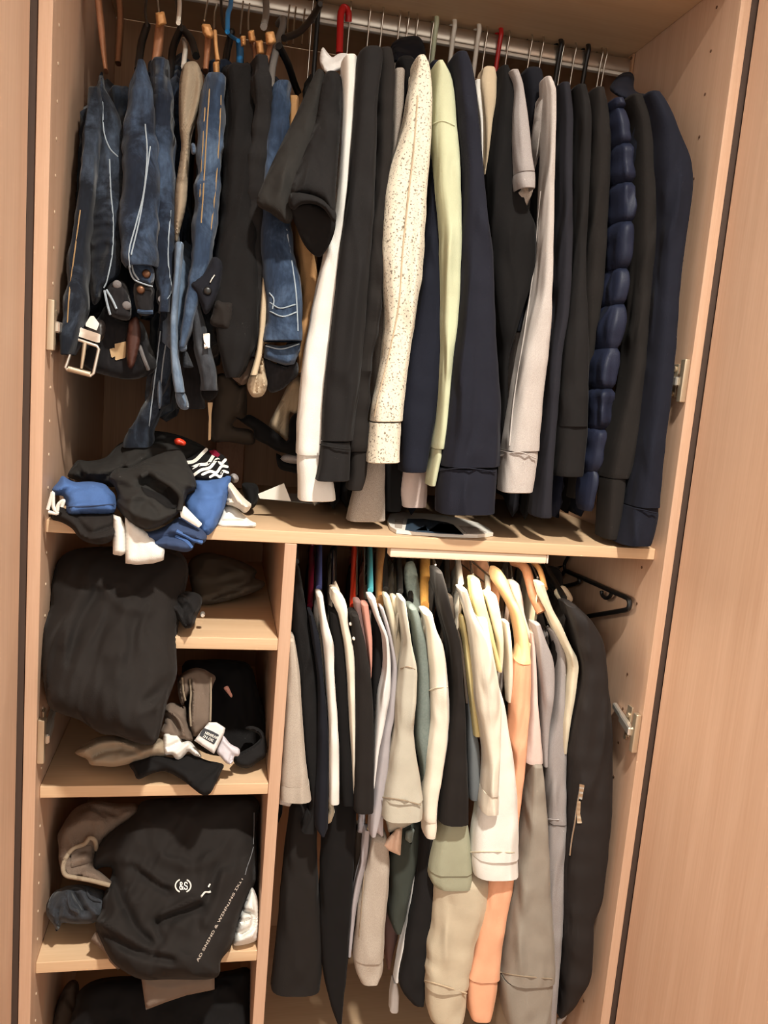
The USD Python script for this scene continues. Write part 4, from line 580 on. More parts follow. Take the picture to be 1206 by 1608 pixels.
blob(T, 'belt_loop', 'denim_mid', [(300, 226), (306, 226), (308, 240), (301, 242)], (.08, .08), .006, .01, 4, res=2.5); blob(T, 'hem', 'denim_pale', [(281, 535), (291, 533), (293, 550), (282, 551)], (.065, .065), .006, .01, 5, res=2.5); blob(T, 'label', 'denim_grey', [(287, 552), (294, 552), (305, 578), (288, 577)], (.075, .075), .004, .01, 5, res=2.5, smooth=False); T.done()
T, m, i = pants('charcoal jeans leg with cut hem hanging between the pale strip and the black trousers', 'denim_grey', [(470, 303, 312), (520, 304, 322), (560, 310, 332), (595, 318, 339), (612, 319, 341)], (.09, .08), .028, finish=False); blob(T, 'inner_hem', 'soft_black', [(318, 612), (341, 608), (340, 622), (328, 630), (318, 624)], (.085, .09), .006, .01, 6); T.done()
T, m, i = pants('black trousers with turned waistband and dark button, widest black pair on the rail', 'soft_black', [(122, 352, 400), (170, 354, 404), (250, 352, 407), (330, 350, 407), (380, 346, 408), (430, 334, 411), (460, 330, 411), (500, 334, 408), (540, 344, 400), (575, 352, 386), (592, 356, 374)], (.16, .07), .04, name='trousers', ct='trousers', finish=False, amp=.006, wr=.6)
j, m2 = blob(T, 'waistband', 'midnight', [(334, 404), (322, 425), (298, 446), (308, 462), (316, 480), (322, 494), (332, 485), (342, 462), (350, 432), (348, 410)], (.07, .05), .012, .02, 12); T.add('button', tube(onto(m2, [(326, 457)], .001)[0] + np.array([[0, .002, 0], [0, -.002, 0], [0, -.004, 0]]), [.006, .006, .004], 14), 'black_plastic', j)
T.add('zip_pull', stitch(m2, [(337, 432), (333, 438), (330, 444)], .0014, .002), 'steel', j)
j, m3 = blob(T, 'pocket', 'brown_black', [(340, 472), (350, 474), (366, 478), (362, 518), (346, 516), (330, 508), (334, 490)], (.055, .05), .01, .03, 10); T.add('care_label', patch(m, [(319, 524), (330, 523), (330, 546), (321, 548)], .001, 3), 'paper', i); T.done()
T, m, i = pants('black leather-look trousers right of the widest black pair', 'black_b', [(100, 398, 420), (180, 396, 424), (300, 384, 418), (400, 384, 412), (470, 380, 412), (520, 376, 408), (560, 372, 398)], (.13, .1), .03, name='trousers', ct='trousers', amp=.005)
T, m, i = pants('thin tan trouser edge shining as a narrow strip left of the right-hand jeans', 'khaki', [(185, 411, 416), (260, 409, 414), (330, 408, 414), (400, 411, 417), (440, 412, 420), (500, 408, 418), (550, 403, 412), (588, 393, 404)], (.12, .06), .012, name='trousers', ct='trousers', amp=.001, finish=False)
blob(T, 'folded_hem', 'khaki', [(394, 588), (404, 586), (412, 560), (417, 585), (420, 604), (414, 620), (404, 624), (395, 622), (388, 606)], (.07, .09), .012, .02, 10, [([(403, 590), (401, 615)], -.006, 3), ([(411, 585), (409, 618)], -.005, 3)]); T.done()
T, m, i = pants('blue jeans hanging upside down with waistband open at the bottom, right of the black trousers', 'denim_right', [(142, 430, 455), (175, 424, 454), (200, 420, 452), (250, 414, 448), (330, 410, 452), (400, 412, 458), (450, 417, 466), (500, 421, 468), (535, 416, 470)], (.14, .07), .034, seams=[[(450, 360), (458, 410), (465, 460), (468, 520)], [(424, 475), (440, 484), (464, 478)], [(422, 488), (444, 497), (466, 490)], [(423, 460), (430, 470), (428, 485)]], finish=False)
j, m2 = blob(T, 'waistband', 'denim_right', [(416, 540), (440, 543), (468, 538), (473, 530), (471, 552), (462, 572), (448, 574), (430, 568), (414, 562)], (.07, .065), .012, .03, 10, smooth=False); T.add('seam', stitch(m2, [(417, 543), (442, 548), (470, 540)], .001), 'stitch_pale', j)
blob(T, 'waist_lining', 'denim_black', [(414, 562), (430, 570), (450, 576), (466, 568), (468, 588), (454, 602), (442, 612), (424, 616), (416, 596)], (.08, .10), .006, .02, 10); T.done()
T, m, i = pants('tan trousers peeking out between the right-hand jeans and the white sweater', 'tan', [(160, 452, 467), (190, 452, 466), (300, 456, 470), (370, 462, 480), (420, 470, 494), (500, 472, 498), (556, 468, 486), (584, 466, 476)], (.17, .12), .026, name='trousers', ct='trousers', finish=False)
blob(T, 'leg_fold', 'khaki', [(470, 590), (476, 610), (468, 650), (455, 648), (452, 690), (436, 680), (422, 668), (440, 630), (455, 600)], (.22, .24), .016, .02, 16, [([(452, 610), (440, 676)], -.007, 4), ([(462, 610), (452, 660)], -.006, 4)]); T.done()
T = Thing('trousers', 'grey-brown trousers with two crumpled leg ends below the black pair', 'trousers')
blob(T, 'leg', 'grey_brown', [(362, 588), (380, 566), (402, 562), (396, 590), (384, 604), (376, 602)], (.11, .11), .014, .02, 10, [([(382, 570), (374, 602)], -.006, 3)]); blob(T, 'leg', 'taupe_dark', [(340, 590), (362, 590), (376, 606), (386, 604), (387, 655), (372, 658), (366, 670), (396, 676), (398, 698), (360, 694), (330, 690), (334, 640)], (.28, .33), .02, .02, 16, [([(380, 606), (372, 655)], .006, 5)]); T.done()
T = Thing('scarf', 'black cloth band slanting down to the white sweater in the back of the shelf', 'scarf'); blob(T, 'band', 'soft_black', [(369, 654), (380, 658), (389, 651), (402, 656), (420, 668), (440, 684), (452, 692), (455, 660), (468, 650), (478, 690), (478, 714), (440, 710), (418, 698), (399, 688), (398, 676), (384, 666)], (.22, .2), .008, .014, 10, noise=(.002, .03, .03, 0)); T.done()
T, m, i = pants('dark jeans leg with pale side seam reaching down to the clothes pile', 'denim_dark', [(480, 254, 264), (520, 250, 270), (560, 246, 276), (610, 236, 262), (650, 222, 250), (680, 204, 240), (700, 196, 238)], (.13, .17), .03, seams=[[(252, 520), (246, 570), (240, 620), (234, 670)], [(262, 530), (256, 570), (252, 610)]], finish=False)
blob(T, 'lace', 'denim_pale', [(249, 598), (253, 600), (255, 620), (252, 643), (249, 642), (247, 615)], (.10, .10), .004, .006, 4, res=2.2); T.done()
T, m, i = pants('black jeans leg behind the pale blue strip', 'denim_black', [(440, 286, 304), (520, 284, 318), (580, 284, 320), (640, 280, 318)], (.16, .15), .03)
# hangers of the trousers
def clip_hanger(label, wmat, out_arm, y, clip=None, hook=None, clips=()):
    T = Thing('wooden_hanger', label, 'hanger'); T.add('arm', loft(out_arm, y, .012, .0002, 1, n=14, hollow=False), wmat)
    for c in clips: SEED[0] += 1; T.add('clamp', puff(c, (y[0] - .03, y[0] - .03), .012, .02, 5, 2.5, (), (0, .1, .1, 0), 1, False), 'hanger_wood')
    if hook is not None: T.add('hook', tube(at(curve(hook, 5), np.linspace(RY - .012, y[0] + .02, len(curve(hook, 5)))), .0014, 8), 'steel')
    T.done()
clip_hanger('reddish wooden trouser hanger bar above the leftmost jeans', 'hanger_wood_dark', [(-20, 147, 158), (40, 153, 164), (80, 158, 167), (112, 163, 170)], (.2, .17))
clip_hanger('dark reddish wooden hanger end beside the back corner', 'hanger_wood_dark', [(-20, 176, 190), (20, 184, 194), (45, 184, 194), (100, 181, 190)], (.34, .3))
clip_hanger('light wooden clamp hanger above the second jeans', 'hanger_wood_dark', [(42, 244, 258), (70, 241, 256), (115, 236, 246)], (.2, .18), hook=[(247, -12), (248, 5), (250, 22)], clips=[[(244, 20), (258, 18), (262, 38), (246, 44)]])
clip_hanger('light wooden clamp hanger above the mid-blue jeans', 'hanger_wood_dark', [(50, 322, 333), (85, 320, 330), (112, 318, 327)], (.19, .17), hook=[(327, -4), (324, 14), (321, 32)], clips=[[(316, 37), (330, 38), (336, 54), (333, 62), (322, 58), (318, 52)], [(334, 97), (344, 96), (346, 128), (336, 132)]])
clip_hanger('pale wooden hanger arm right of the mid-blue jeans hanger', 'hanger_wood', [(52, 334, 341), (80, 336, 343), (98, 338, 346)], (.19, .18), hook=[(341, 6), (337, 22), (336, 44)])
clip_hanger('wooden clamp hanger with two blocks above the widest black trousers', 'hanger_wood_dark', [(62, 391, 402), (90, 397, 404), (112, 396, 403)], (.2, .19), hook=[(382, 2), (379, 30), (377, 54)], clips=[[(377, 56), (386, 56), (386, 72), (379, 74)], [(389, 48), (399, 47), (401, 66), (391, 68)], [(401, 64), (413, 62), (415, 84), (404, 88)]])
clip_hanger('pale wooden clamp hanger left of the grey plastic one', 'hanger_wood_dark', [(70, 420, 429), (95, 414, 423), (122, 407, 414)], (.19, .16), hook=[(392, 6), (390, 26), (390, 48)], clips=[[(416, 50), (430, 49), (434, 66), (428, 71), (418, 70)]])
def bent(label, mat, lines, y, r=.004, name='plastic_hanger'):
    T = Thing(name, label, 'hanger')
    for nm, ln, rr in lines: q = curve(ln, 6); T.add(nm, tube(at(q, np.linspace(y[0], y[1], len(q))), rr or r, 8), mat)
    T.done()
bent('dark blue and bright blue plastic hanger among the black trousers', 'sky_plastic', [('hook', [(363, -8), (362, 10), (358, 22), (357, 50)], .004), ('arm', [(357, 50), (362, 56), (374, 64)], .003), ('shoulder_arm', [(375, 66), (377, 80), (377, 106)], .006)], (.33, .2))
bent('translucent grey plastic hanger right of the wooden clamps', 'grey_plastic', [('hook', [(417, -10), (418, 20), (414, 42)], .0055), ('shoulder_arm', [(437, 38), (444, 30), (444, 42), (438, 60), (432, 85), (427, 110), (425, 140)], .006)], (.32, .15))
bent('black plastic hanger arching over the tan trousers', 'black_plastic', [('shoulder_arm', [(446, 60), (470, 50), (490, 28), (502, 8)], .0055), ('arm', [(438, 72), (452, 100), (462, 130), (470, 150)], .006), ('hook', [(503, 6), (506, -10)], .004)], (.2, .33))
bent('white-edged plastic hanger beside the taupe trousers', 'white_plastic', [('hook', [(281, -10), (282, 10), (280, 36)], .0035), ('shoulder_arm', [(288, 62), (291, 75), (288, 105)], .004)], (.32, .17))
bent('black plastic hanger with slanting arms above the taupe trousers', 'black_plastic', [('shoulder_arm', [(284, 45), (272, 75), (268, 110), (262, 150)], .006), ('shoulder_arm', [(286, 45), (300, 62), (308, 88)], .006), ('hook', [(276, -10), (280, 20), (285, 46)], .003)], (.3, .2))
bent('black plastic hanger above the second jeans', 'black_plastic', [('shoulder_arm', [(231, 40), (222, 70), (217, 110)], .006), ('hook', [(232, -10), (228, 15), (231, 40)], .002)], (.32, .2))
bent('black plastic hanger right of the blue plastic one', 'black_plastic', [('shoulder_arm', [(364, 50), (356, 85), (352, 125)], .006), ('hook', [(347, -6), (348, 20), (352, 44), (364, 50)], .0025)], (.33, .2))
bent('thick red plastic hook on the upper rail behind the white grey-collared sweater', 'red_plastic', [('hook', [(533, 84), (534, 50), (535, 24), (539, 13), (544, 14), (547, 22), (547, 34)], .0062)], (.29, .32))
for n, (u, c) in enumerate(((452, 'fourth'), (462, 'third'), (476, 'second'), (487, 'first'))): bent(f'bare thin wire hook, {c} to the left of the red plastic hook ', 'steel', [('hook', [(u + 3, 8 + n * 3), (u, 35 + n * 2), (u - 2, 70)], .0013)], (.33, .3), name='wire_hanger')
bent('orange-brown curved wooden hanger arm above the grey sweatshirt on the lower rail', 'hanger_wood_dark', [('shoulder_arm', [(806, 882), (816, 885), (825, 893), (831, 910), (837, 934), (850, 962)], .0085)], (.16, .07), name='wooden_hanger')
bent('pale slim wooden hanger arm right of the orange-brown one on the lower rail', 'hanger_wood', [('shoulder_arm', [(838, 884), (846, 892), (851, 905), (856, 925)], .005)], (.16, .08), name='wooden_hanger')
# ------------------------------------------------------------------ clothes piled on the main shelf
def heap(name, label, ct, part, mat, out, y, tf, tb, r=25, folds=(), noise=(.005, .03, .012, 0), res=4.2, smooth=True, finish=True):
    SEED[0] += 1; T = Thing(name, label, ct); m = puff(out, y, tf, tb, r, res, folds, noise, SEED[0], smooth); i = T.add(part, m, mat)
    if finish: T.done()
    return T, m, i
heap('sweater', 'black sweater bundle at the back of the pile below the hanging jeans', 'sweater', 'bundle', 'charcoal', [(106, 748), (114, 732), (124, 722), (139, 724), (166, 718), (187, 697), (214, 686), (240, 677), (268, 680), (294, 688), (322, 702), (324, 712), (304, 724), (296, 742), (260, 760), (205, 766), (165, 764), (140, 760), (120, 754)], (.24, .13), .05, .08, 26,
     [([(125, 728), (132, 740), (145, 742), (165, 732), (185, 722)], .012, 6), ([(122, 732), (130, 745)], -.016, 5), ([(150, 750), (175, 740), (205, 728), (230, 715)], .012, 6), ([(140, 752), (165, 748), (195, 736)], -.012, 5), ([(228, 695), (255, 690), (285, 700)], -.012, 6), ([(200, 712), (230, 702), (262, 706)], .010, 7)], (.008, .04, .02, -25), finish=True)
T = Thing('motif_patch', 'small orange-red printed patch on the black sweater bundle', 'patch'); SEED[0] += 1; T.add('print', puff([(274, 690), (282, 688), (292, 694), (290, 700), (282, 699), (275, 697)], (.115, .115), .004, .02, 5, 2.4, (), (.001, .1, .1, 0), 5), 'orange_plastic'); T.done()
T, m, i = heap('t_shirt', 'black T-shirt with white striped print crumpled at the right of the pile', 't-shirt', 'front', 'soft_black', [(286, 728), (300, 716), (318, 706), (334, 706), (352, 716), (358, 728), (361, 746), (345, 754), (318, 756), (300, 750)], (.16, .09), .025, .04, 16, [([(300, 735), (325, 728), (350, 722)], .006, 5)], (.004, .05, .03, 10), finish=False)
for ln, w in (([(289, 727), (305, 724), (318, 712), (324, 706)], 3.2), ([(297, 737), (312, 730), (326, 728), (336, 714)], 3.), ([(303, 747), (316, 738), (330, 734), (341, 721), (347, 728), (354, 722)], 2.8), ([(318, 745), (330, 740), (340, 742), (348, 732), (357, 733)], 2.6), ([(330, 749), (338, 745), (346, 749), (350, 740), (358, 742)], 2.4)):
    g = shapely.LineString(curve(ln, 6)).buffer(w * .85); T.add('printed_stripe', patch(m, list(g.exterior.coords)[:-1], .0003, 2.2), 'print_white', i)
T.add('printed_motif', patch(m, [(328, 708), (338, 706), (346, 714), (342, 718), (332, 714)], .001, 3), 'maroon_plastic', i); T.done()
T, m, i = heap('t_shirt', 'blue T-shirt sprawling at the right front of the pile', 't-shirt', 'front', 'blue', [(306, 754), (330, 752), (361, 747), (361, 760), (355, 790), (346, 812), (339, 828), (328, 840), (318, 838), (306, 822), (292, 800), (292, 780), (306, 770)], (.09, .015), .02, .05, 20, [([(300, 776), (325, 780), (350, 776)], .005, 6), ([(345, 770), (338, 800), (330, 826)], .004, 6), ([(312, 820), (325, 832)], -.004, 4)], (.003, .03, .03, 30), finish=False); T.done()
T, m, i = heap('t_shirt', 'darker blue T-shirt hem drooping over the shelf edge under the charcoal one', 't-shirt', 'hem', 'blue_shaded_and_seam', [(206, 822), (228, 834), (246, 832), (266, 822), (282, 812), (300, 822), (316, 830), (325, 842), (320, 853), (306, 853), (303, 862), (291, 867), (264, 862), (240, 858), (222, 846)], (.02, -.012), .016, .03, 14, [([(240, 848), (270, 842), (295, 848), (304, 858)], -.010, 4), ([(270, 832), (300, 838), (320, 850)], .007, 5)], (.003, .04, .03, 10), finish=False)  # same blue cloth, with the shade under the charcoal shirt put into its colour
for ln in ([(277, 834), (290, 840), (305, 848), (318, 852)], [(276, 842), (292, 850), (301, 860)]): T.add('hem_band', stitch(m, ln, .003, .0004, 6, 5), 'blue', i)
T.done()
heap('t_shirt', 'dark grey-black T-shirt bulging under the folded blue one at the left shelf edge', 't-shirt', 'bundle', 'brown_black', [(80, 806), (88, 790), (104, 800), (130, 806), (180, 806), (182, 838), (168, 853), (146, 854), (126, 846), (113, 830), (96, 820), (82, 816)], (.04, -.01), .025, .05, 18, [([(120, 815), (140, 838), (165, 832), (180, 826)], -.010, 5), ([(145, 845), (165, 842), (180, 832)], .008, 5)], (.004, .04, .02, 10))
T, m, i = heap('t_shirt', 'blue folded T-shirt with stitched hem at the left of the pile', 't-shirt', 'fold', 'blue', [(82, 768), (92, 756), (98, 747), (108, 753), (120, 757), (142, 756), (164, 760), (172, 768), (181, 779), (181, 803), (165, 807), (130, 807), (106, 808), (104, 792), (100, 780), (92, 778), (84, 777)], (.07, .015), .03, .06, 18, [([(96, 776), (112, 768), (135, 764)], -.007, 4), ([(110, 788), (140, 786), (178, 784)], -.003, 3), ([(88, 770), (100, 760), (118, 764)], .006, 5)], (.0025, .03, .03, 0), finish=False)
T.add('hem_seam', stitch(m, [(106, 796), (140, 795), (180, 792)], .0011), 'blue_shaded_and_seam', i); T.done()
T = Thing('drawstring', 'white looped drawstring at the far left end of the pile', 'drawstring')
for ln in ([(75, 800), (80, 782), (83, 774), (84, 796), (90, 806), (76, 804)], [(90, 802), (92, 792), (100, 786), (97, 796)]): q = curve(ln, 6); T.add('cord', tube(at(q, -.008), .0026, 8), 'white')
T.done()
T, m, i = heap('t_shirt', 'off-white T-shirt hem hanging over the main shelf edge in two flaps', 't-shirt', 'flap', 'white', [(178, 808), (190, 812), (197, 830), (198, 868), (191, 873), (177, 871)], (.0, -.012), .010, .02, 12, (), (.002, .04, .02, 0), 3.6, False, False)
SEED[0] += 1; T.add('flap', puff([(196, 812), (214, 822), (232, 838), (250, 856), (259, 862), (257, 880), (240, 885), (215, 887), (197, 885)], (.0, -.016), .012, .02, 14, 3.6, (), (.002, .04, .02, 0), SEED[0], False), 'white'); T.done()
T, m, i = heap('t_shirt', 'large charcoal T-shirt draped over the middle of the pile, dark neck opening in view', 't-shirt', 'body', 'charcoal', [(170, 752), (182, 736), (205, 734), (228, 722), (242, 716), (262, 707), (282, 706), (290, 716), (296, 730), (302, 738), (308, 758), (306, 770), (296, 774), (290, 788), (284, 800), (278, 808), (262, 820), (245, 829), (225, 831), (205, 822), (190, 806), (182, 792), (184, 776), (178, 762)], (.13, -.01), .05, .10, 30,
     [([(222, 748), (235, 742), (252, 752), (272, 764), (284, 780), (282, 800)], .014, 6), ([(226, 756), (242, 768), (262, 778), (272, 794)], -.022, 9), ([(236, 750), (248, 756)], -.012, 4), ([(180, 770), (200, 782), (222, 778), (240, 790)], .010, 6), ([(190, 762), (208, 768), (225, 764)], -.008, 5), ([(200, 800), (225, 812), (250, 816), (270, 808)], .008, 7), ([(205, 740), (222, 745)], .008, 6), ([(232, 785), (245, 808)], -.006, 5)], (.006, .035, .02, 20), finish=False)
T.add('collar', stitch(m, [(222, 748), (235, 742), (252, 752), (272, 764), (284, 780), (282, 802)], .004, .002, 8), 'charcoal', i); SEED[0] += 1; T.add('neck_opening', patch(m, [(222, 764), (238, 770), (254, 776), (264, 764), (277, 772), (281, 786), (276, 798), (262, 798), (252, 790), (242, 782), (228, 778)], .0008, 3), 'soft_black', i); T.done()
heap('paper_label', 'white folded paper label sticking out beneath the charcoal T-shirt', 'label', 'sheet', 'paper', [(282, 800), (290, 794), (318, 823), (312, 829), (284, 812)], (.0, -.014), .003, .006, 6, (), (.0005, .05, .05, 0), 3, False)
heap('t_shirt', 'crumpled off-white T-shirt standing at the right end of the pile', 't-shirt', 'bundle', 'off_white', [(356, 760), (362, 757), (370, 766), (380, 778), (388, 786), (395, 792), (392, 800), (384, 806), (376, 800), (364, 794), (354, 790)], (.09, .06), .025, .04, 12, [([(364, 768), (376, 786), (390, 796)], .008, 4), ([(358, 775), (366, 786)], -.010, 4)], (.005, .05, .04, 40))
heap('t_shirt', 'flat off-white T-shirt lying on the shelf beside the blue one', 't-shirt', 'fold', 'white', [(351, 795), (366, 794), (382, 808), (394, 818), (402, 821), (401, 827), (387, 828), (362, 828), (340, 826), (345, 810)], (.09, .045), .012, .03, 10, [([(342, 820), (370, 819), (398, 822)], -.007, 2.5), ([(368, 800), (380, 812)], .004, 4)], (.002, .04, .04, 0))
heap('sock', 'small grey rolled sock behind the blue T-shirt', 'sock', 'roll', 'grey_soft', [(361, 748), (367, 743), (374, 748), (374, 756), (366, 758)], (.14, .14), .015, .02, 6, (), (.002, .06, .06, 0), 3)
heap('pouch', 'small black pouch on the shelf left of the white paper', 'pouch', 'bundle', 'soft_black', [(380, 760), (392, 758), (404, 762), (406, 780), (400, 796), (390, 798), (384, 782)], (.2, .16), .03, .05, 12, (), (.003, .04, .04, 0))
def sheet(name, label, ct, uv, mat, h=.0016, z=.0008, parts=(), lift=None):
    P = on_floor(uv, z); n = len(P); T = Thing(name, label, ct); up = np.zeros((n, 3)); up[:, 2] = h
    if lift is not None: P = P + np.stack([0 * P[:, 0], 0 * P[:, 0], np.array(lift)], 1)
    c = P.mean(0); V = np.vstack([P, P + up, [c, c + up[0]]]); F = []
    for j in range(n): k = (j + 1) % n; F += [[j, k, n + k], [j, n + k, n + j], [2 * n, k, j], [2 * n + 1, n + j, n + k]]
    i = T.add('sheet', (V, np.array(F)), mat, smooth=False)
    for nm, q, mt in parts:
        Q = on_floor(q, z + h + .0003); m = len(Q); u2 = np.array([0, 0, .0004]); cc = Q.mean(0); V = np.vstack([Q, Q + u2, [cc, cc + u2]]); F = []
        for j in range(m): k = (j + 1) % m; F += [[j, k, m + k], [j, m + k, m + j], [2 * m, k, j], [2 * m + 1, m + j, m + k]]
        T.add(nm, (V, np.array(F)), mt, i, smooth=False)
    T.done()
sheet('paper_sheet', 'flat pale paper sheet lying under the hanging white sweater', 'paper', [(408, 783), (456, 788), (500, 792), (520, 782), (470, 776), (440, 775)], 'paper', .001)
T = Thing('paper_sheet', 'white folded paper standing like a wedge on the shelf', 'paper'); a = at([(405, 776), (446, 759), (457, 787), (408, 783)], .14); b = a + [0, .004, 0]
T.add('sheet', (np.vstack([a, b]), np.array([[0, 2, 1], [0, 3, 2], [4, 5, 6], [4, 6, 7], [0, 1, 5], [0, 5, 4], [1, 2, 6], [1, 6, 5], [2, 3, 7], [2, 7, 6], [3, 0, 4], [3, 4, 7]])), 'paper', smooth=False); T.done()
sheet('magazine', 'glossy magazine with dark picture lying under the wide navy sweatshirt', 'magazine', [(608, 822), (612, 832), (622, 838), (660, 841), (710, 844), (750, 845), (774, 842), (766, 834), (750, 826), (720, 818), (680, 812), (632, 809), (612, 812)], 'paper', .006, .0008,
      [('cover_picture', [(636, 832), (640, 815), (665, 815), (700, 820), (712, 824), (728, 840), (690, 838), (650, 835)], 'paper_print'), ('cover_picture', [(672, 834), (690, 822), (712, 824), (727, 839), (700, 837)], 'print_dark'), ('cover_picture', [(652, 833), (668, 826), (672, 834)], 'print_pale'), ('cover_print', [(620, 828), (620, 816), (634, 814), (631, 830)], 'marl'), ('cover_print', [(720, 826), (748, 828), (764, 836), (734, 838)], 'marl')])
heap('cloth', 'black folded cloth at the back of the shelf behind the white sweater', 'cloth', 'bundle', 'soft_black', [(434, 712), (442, 716), (470, 726), (490, 732), (490, 748), (460, 742), (438, 735)], (.26, .24), .03, .04, 10, (), (.002, .04, .04, 0), finish=True)
heap('cloth', 'pale satiny cloth resting on the black folded cloth behind the white sweater', 'cloth', 'fold', 'grey_soft', [(440, 720), (450, 713), (468, 715), (480, 720), (478, 728), (452, 727)], (.21, .21), .012, .012, 7, (), (.001, .04, .04, 0))
T = Thing('hanging_tag', 'pale cardboard tag on a string hanging below the charcoal jeans leg', 'tag'); q = at([(326, 632), (334, 632), (332, 650), (331, 690), (327, 692), (328, 655)], .12); b = q + [0, .002, 0]; n = 6
T.add('card', (np.vstack([q, b]), np.array([[0, 5, 1], [1, 5, 2], [2, 5, 4], [2, 4, 3]] + [[6, 7, 11], [7, 8, 11], [8, 10, 11], [8, 9, 10]] + [[j, (j + 1) % 6, 6 + (j + 1) % 6] for j in range(6)] + [[j, 6 + (j + 1) % 6, 6 + j] for j in range(6)])), 'leather_patch', smooth=False); T.done()
T = Thing('wooden_block', 'small wooden block at the back of the main shelf behind the pile', 'block'); a = at([(338, 712), (362, 684)], .50); T.add('block', box(a[0][0], a[1][0] + .03, .48, .55, 0.001, a[1][2], .003), 'hanger_wood_dark'); T.done()

# ------------------------------------------------------------------ cubbies
heap('sweatshirt', 'big black padded sweatshirt bulging out of the upper cubby and hanging over its shelf', 'sweatshirt', 'bundle', 'brown_black', [(72, 970), (80, 950), (80, 920), (92, 880), (120, 862), (180, 858), (230, 858), (280, 866), (296, 894), (288, 940), (284, 966), (279, 990), (277, 1024), (278, 1057), (271, 1080), (262, 1105), (254, 1140), (243, 1168), (221, 1168), (182, 1155), (158, 1152), (125, 1131), (88, 1118), (74, 1102), (66, 1046), (64, 1010), (66, 985)], (.12, -.05), .06, .16, 60,
     [([(152, 928), (135, 960), (118, 1000), (108, 1040)], -.010, 8), ([(125, 930), (110, 965), (98, 1010)], .006, 10), ([(210, 940), (190, 1000), (185, 1060)], .006, 14), ([(230, 1100), (250, 1085), (270, 1065)], -.008, 7), ([(225, 1120), (248, 1108), (264, 1090)], .006, 7), ([(165, 925), (190, 950), (230, 960)], .006, 10)], (.006, .02, .006, 15), 5)
heap('sweatshirt', 'crumpled black sleeve bunched at the right of the padded bundle', 'sweatshirt', 'sleeve', 'black', [(250, 940), (262, 930), (285, 928), (305, 930), (317, 938), (315, 955), (309, 968), (303, 984), (290, 986), (280, 972), (266, 958)], (.09, .02), .03, .06, 16, [([(268, 940), (284, 955), (292, 980)], -.012, 4), ([(285, 934), (300, 948), (308, 962)], .010, 4), ([(300, 935), (292, 955)], -.008, 4)], (.006, .06, .03, 40))
heap('jumper', 'folded olive-grey jumper lying deep in the upper cubby', 'jumper', 'fold', 'olive_grey', [(296, 884), (320, 868), (350, 872), (385, 884), (403, 896), (400, 908), (416, 914), (408, 926), (366, 941), (330, 949), (310, 946), (300, 920)], (.34, .2), .03, .06, 18, [([(322, 944), (350, 932), (385, 918), (402, 908)], -.010, 4), ([(300, 910), (340, 905), (380, 895)], .006, 6)], (.004, .03, .02, 10))
T = Thing('button', 'tiny silver snap button at the end of the bunched black sleeve', 'button'); q = at([(318, 966)], .06)[0]; T.add('snap', tube(np.array([q + [0, .008, 0], q, q - [0, .002, 0]]), [.004, .004, .0025], 12), 'chrome'); T.done()
heap('bag', 'black bag filling the back of the middle cubby', 'bag', 'body', 'soft_black', [(286, 1046), (320, 1036), (360, 1036), (392, 1044), (404, 1080), (414, 1120), (418, 1160), (412, 1190), (384, 1204), (350, 1196), (320, 1180), (296, 1130)], (.22, .14), .03, .2, 20, (), (.004, .03, .02, 0))
T, m, i = heap('leggings', 'black leggings waistband looping at the right of the middle cubby', 'leggings', 'waistband', 'black', [(384, 1143), (396, 1140), (410, 1146), (418, 1160), (418, 1186), (406, 1196), (390, 1206), (376, 1204), (368, 1198), (366, 1188), (380, 1180), (398, 1170), (408, 1160), (405, 1152), (395, 1148)], (.09, .06), .014, .03, 8, [([(386, 1146), (402, 1148), (410, 1156), (398, 1172), (372, 1188)], .005, 3)], (.001, .04, .04, 0), 3)
heap('fabric_tab', 'small pinkish fabric tab standing against the black bag', 'tab', 'tab', 'pink', [(350, 1080), (358, 1076), (366, 1094), (363, 1096)], (.10, .10), .003, .006, 4, (), (0, .1, .1, 0), 2.4, False)
T, m, i = heap('sweatpants', 'taupe cloth strap arching up in the middle cubby', 'sweatpants', 'strap', 'grey_brown', [(279, 1066), (288, 1056), (304, 1049), (318, 1050), (328, 1055), (339, 1064), (333, 1082), (332, 1130), (326, 1142), (306, 1157), (300, 1148), (296, 1134), (297, 1110), (299, 1088), (292, 1098), (286, 1108), (281, 1096), (279, 1080)], (.10, .06), .018, .04, 9, [([(298, 1070), (299, 1088), (297, 1112), (296, 1134)], -.012, 3), ([(285, 1070), (286, 1088), (288, 1104)], -.007, 3), ([(331, 1066), (331, 1100), (331, 1130)], .004, 3), ([(302, 1070), (303, 1100), (302, 1136)], .005, 3)], (.0015, .04, .02, 0), 3.2, finish=False)
for ln in ([(298, 1066), (300, 1088), (298, 1112), (300, 1140)], [(286, 1064), (288, 1086), (291, 1100)], [(331, 1064), (331, 1100), (330, 1132)]): T.add('hem_edge', stitch(m, ln, .0018, .001), 'taupe', i)
T.done()
heap('sweatpants', 'rumpled taupe cloth left of the arching strap', 'sweatpants', 'bundle', 'grey_brown', [(259, 1112), (266, 1104), (274, 1104), (292, 1111), (294, 1130), (300, 1146), (302, 1164), (286, 1162), (260, 1158), (252, 1150), (258, 1134)], (.10, .05), .02, .04, 10, [([(262, 1116), (275, 1124), (285, 1138), (288, 1156)], .008, 3), ([(262, 1124), (272, 1132), (280, 1148)], -.010, 4), ([(272, 1108), (285, 1114), (292, 1113)], -.005, 3)], (.003, .05, .03, 0), 3.2)
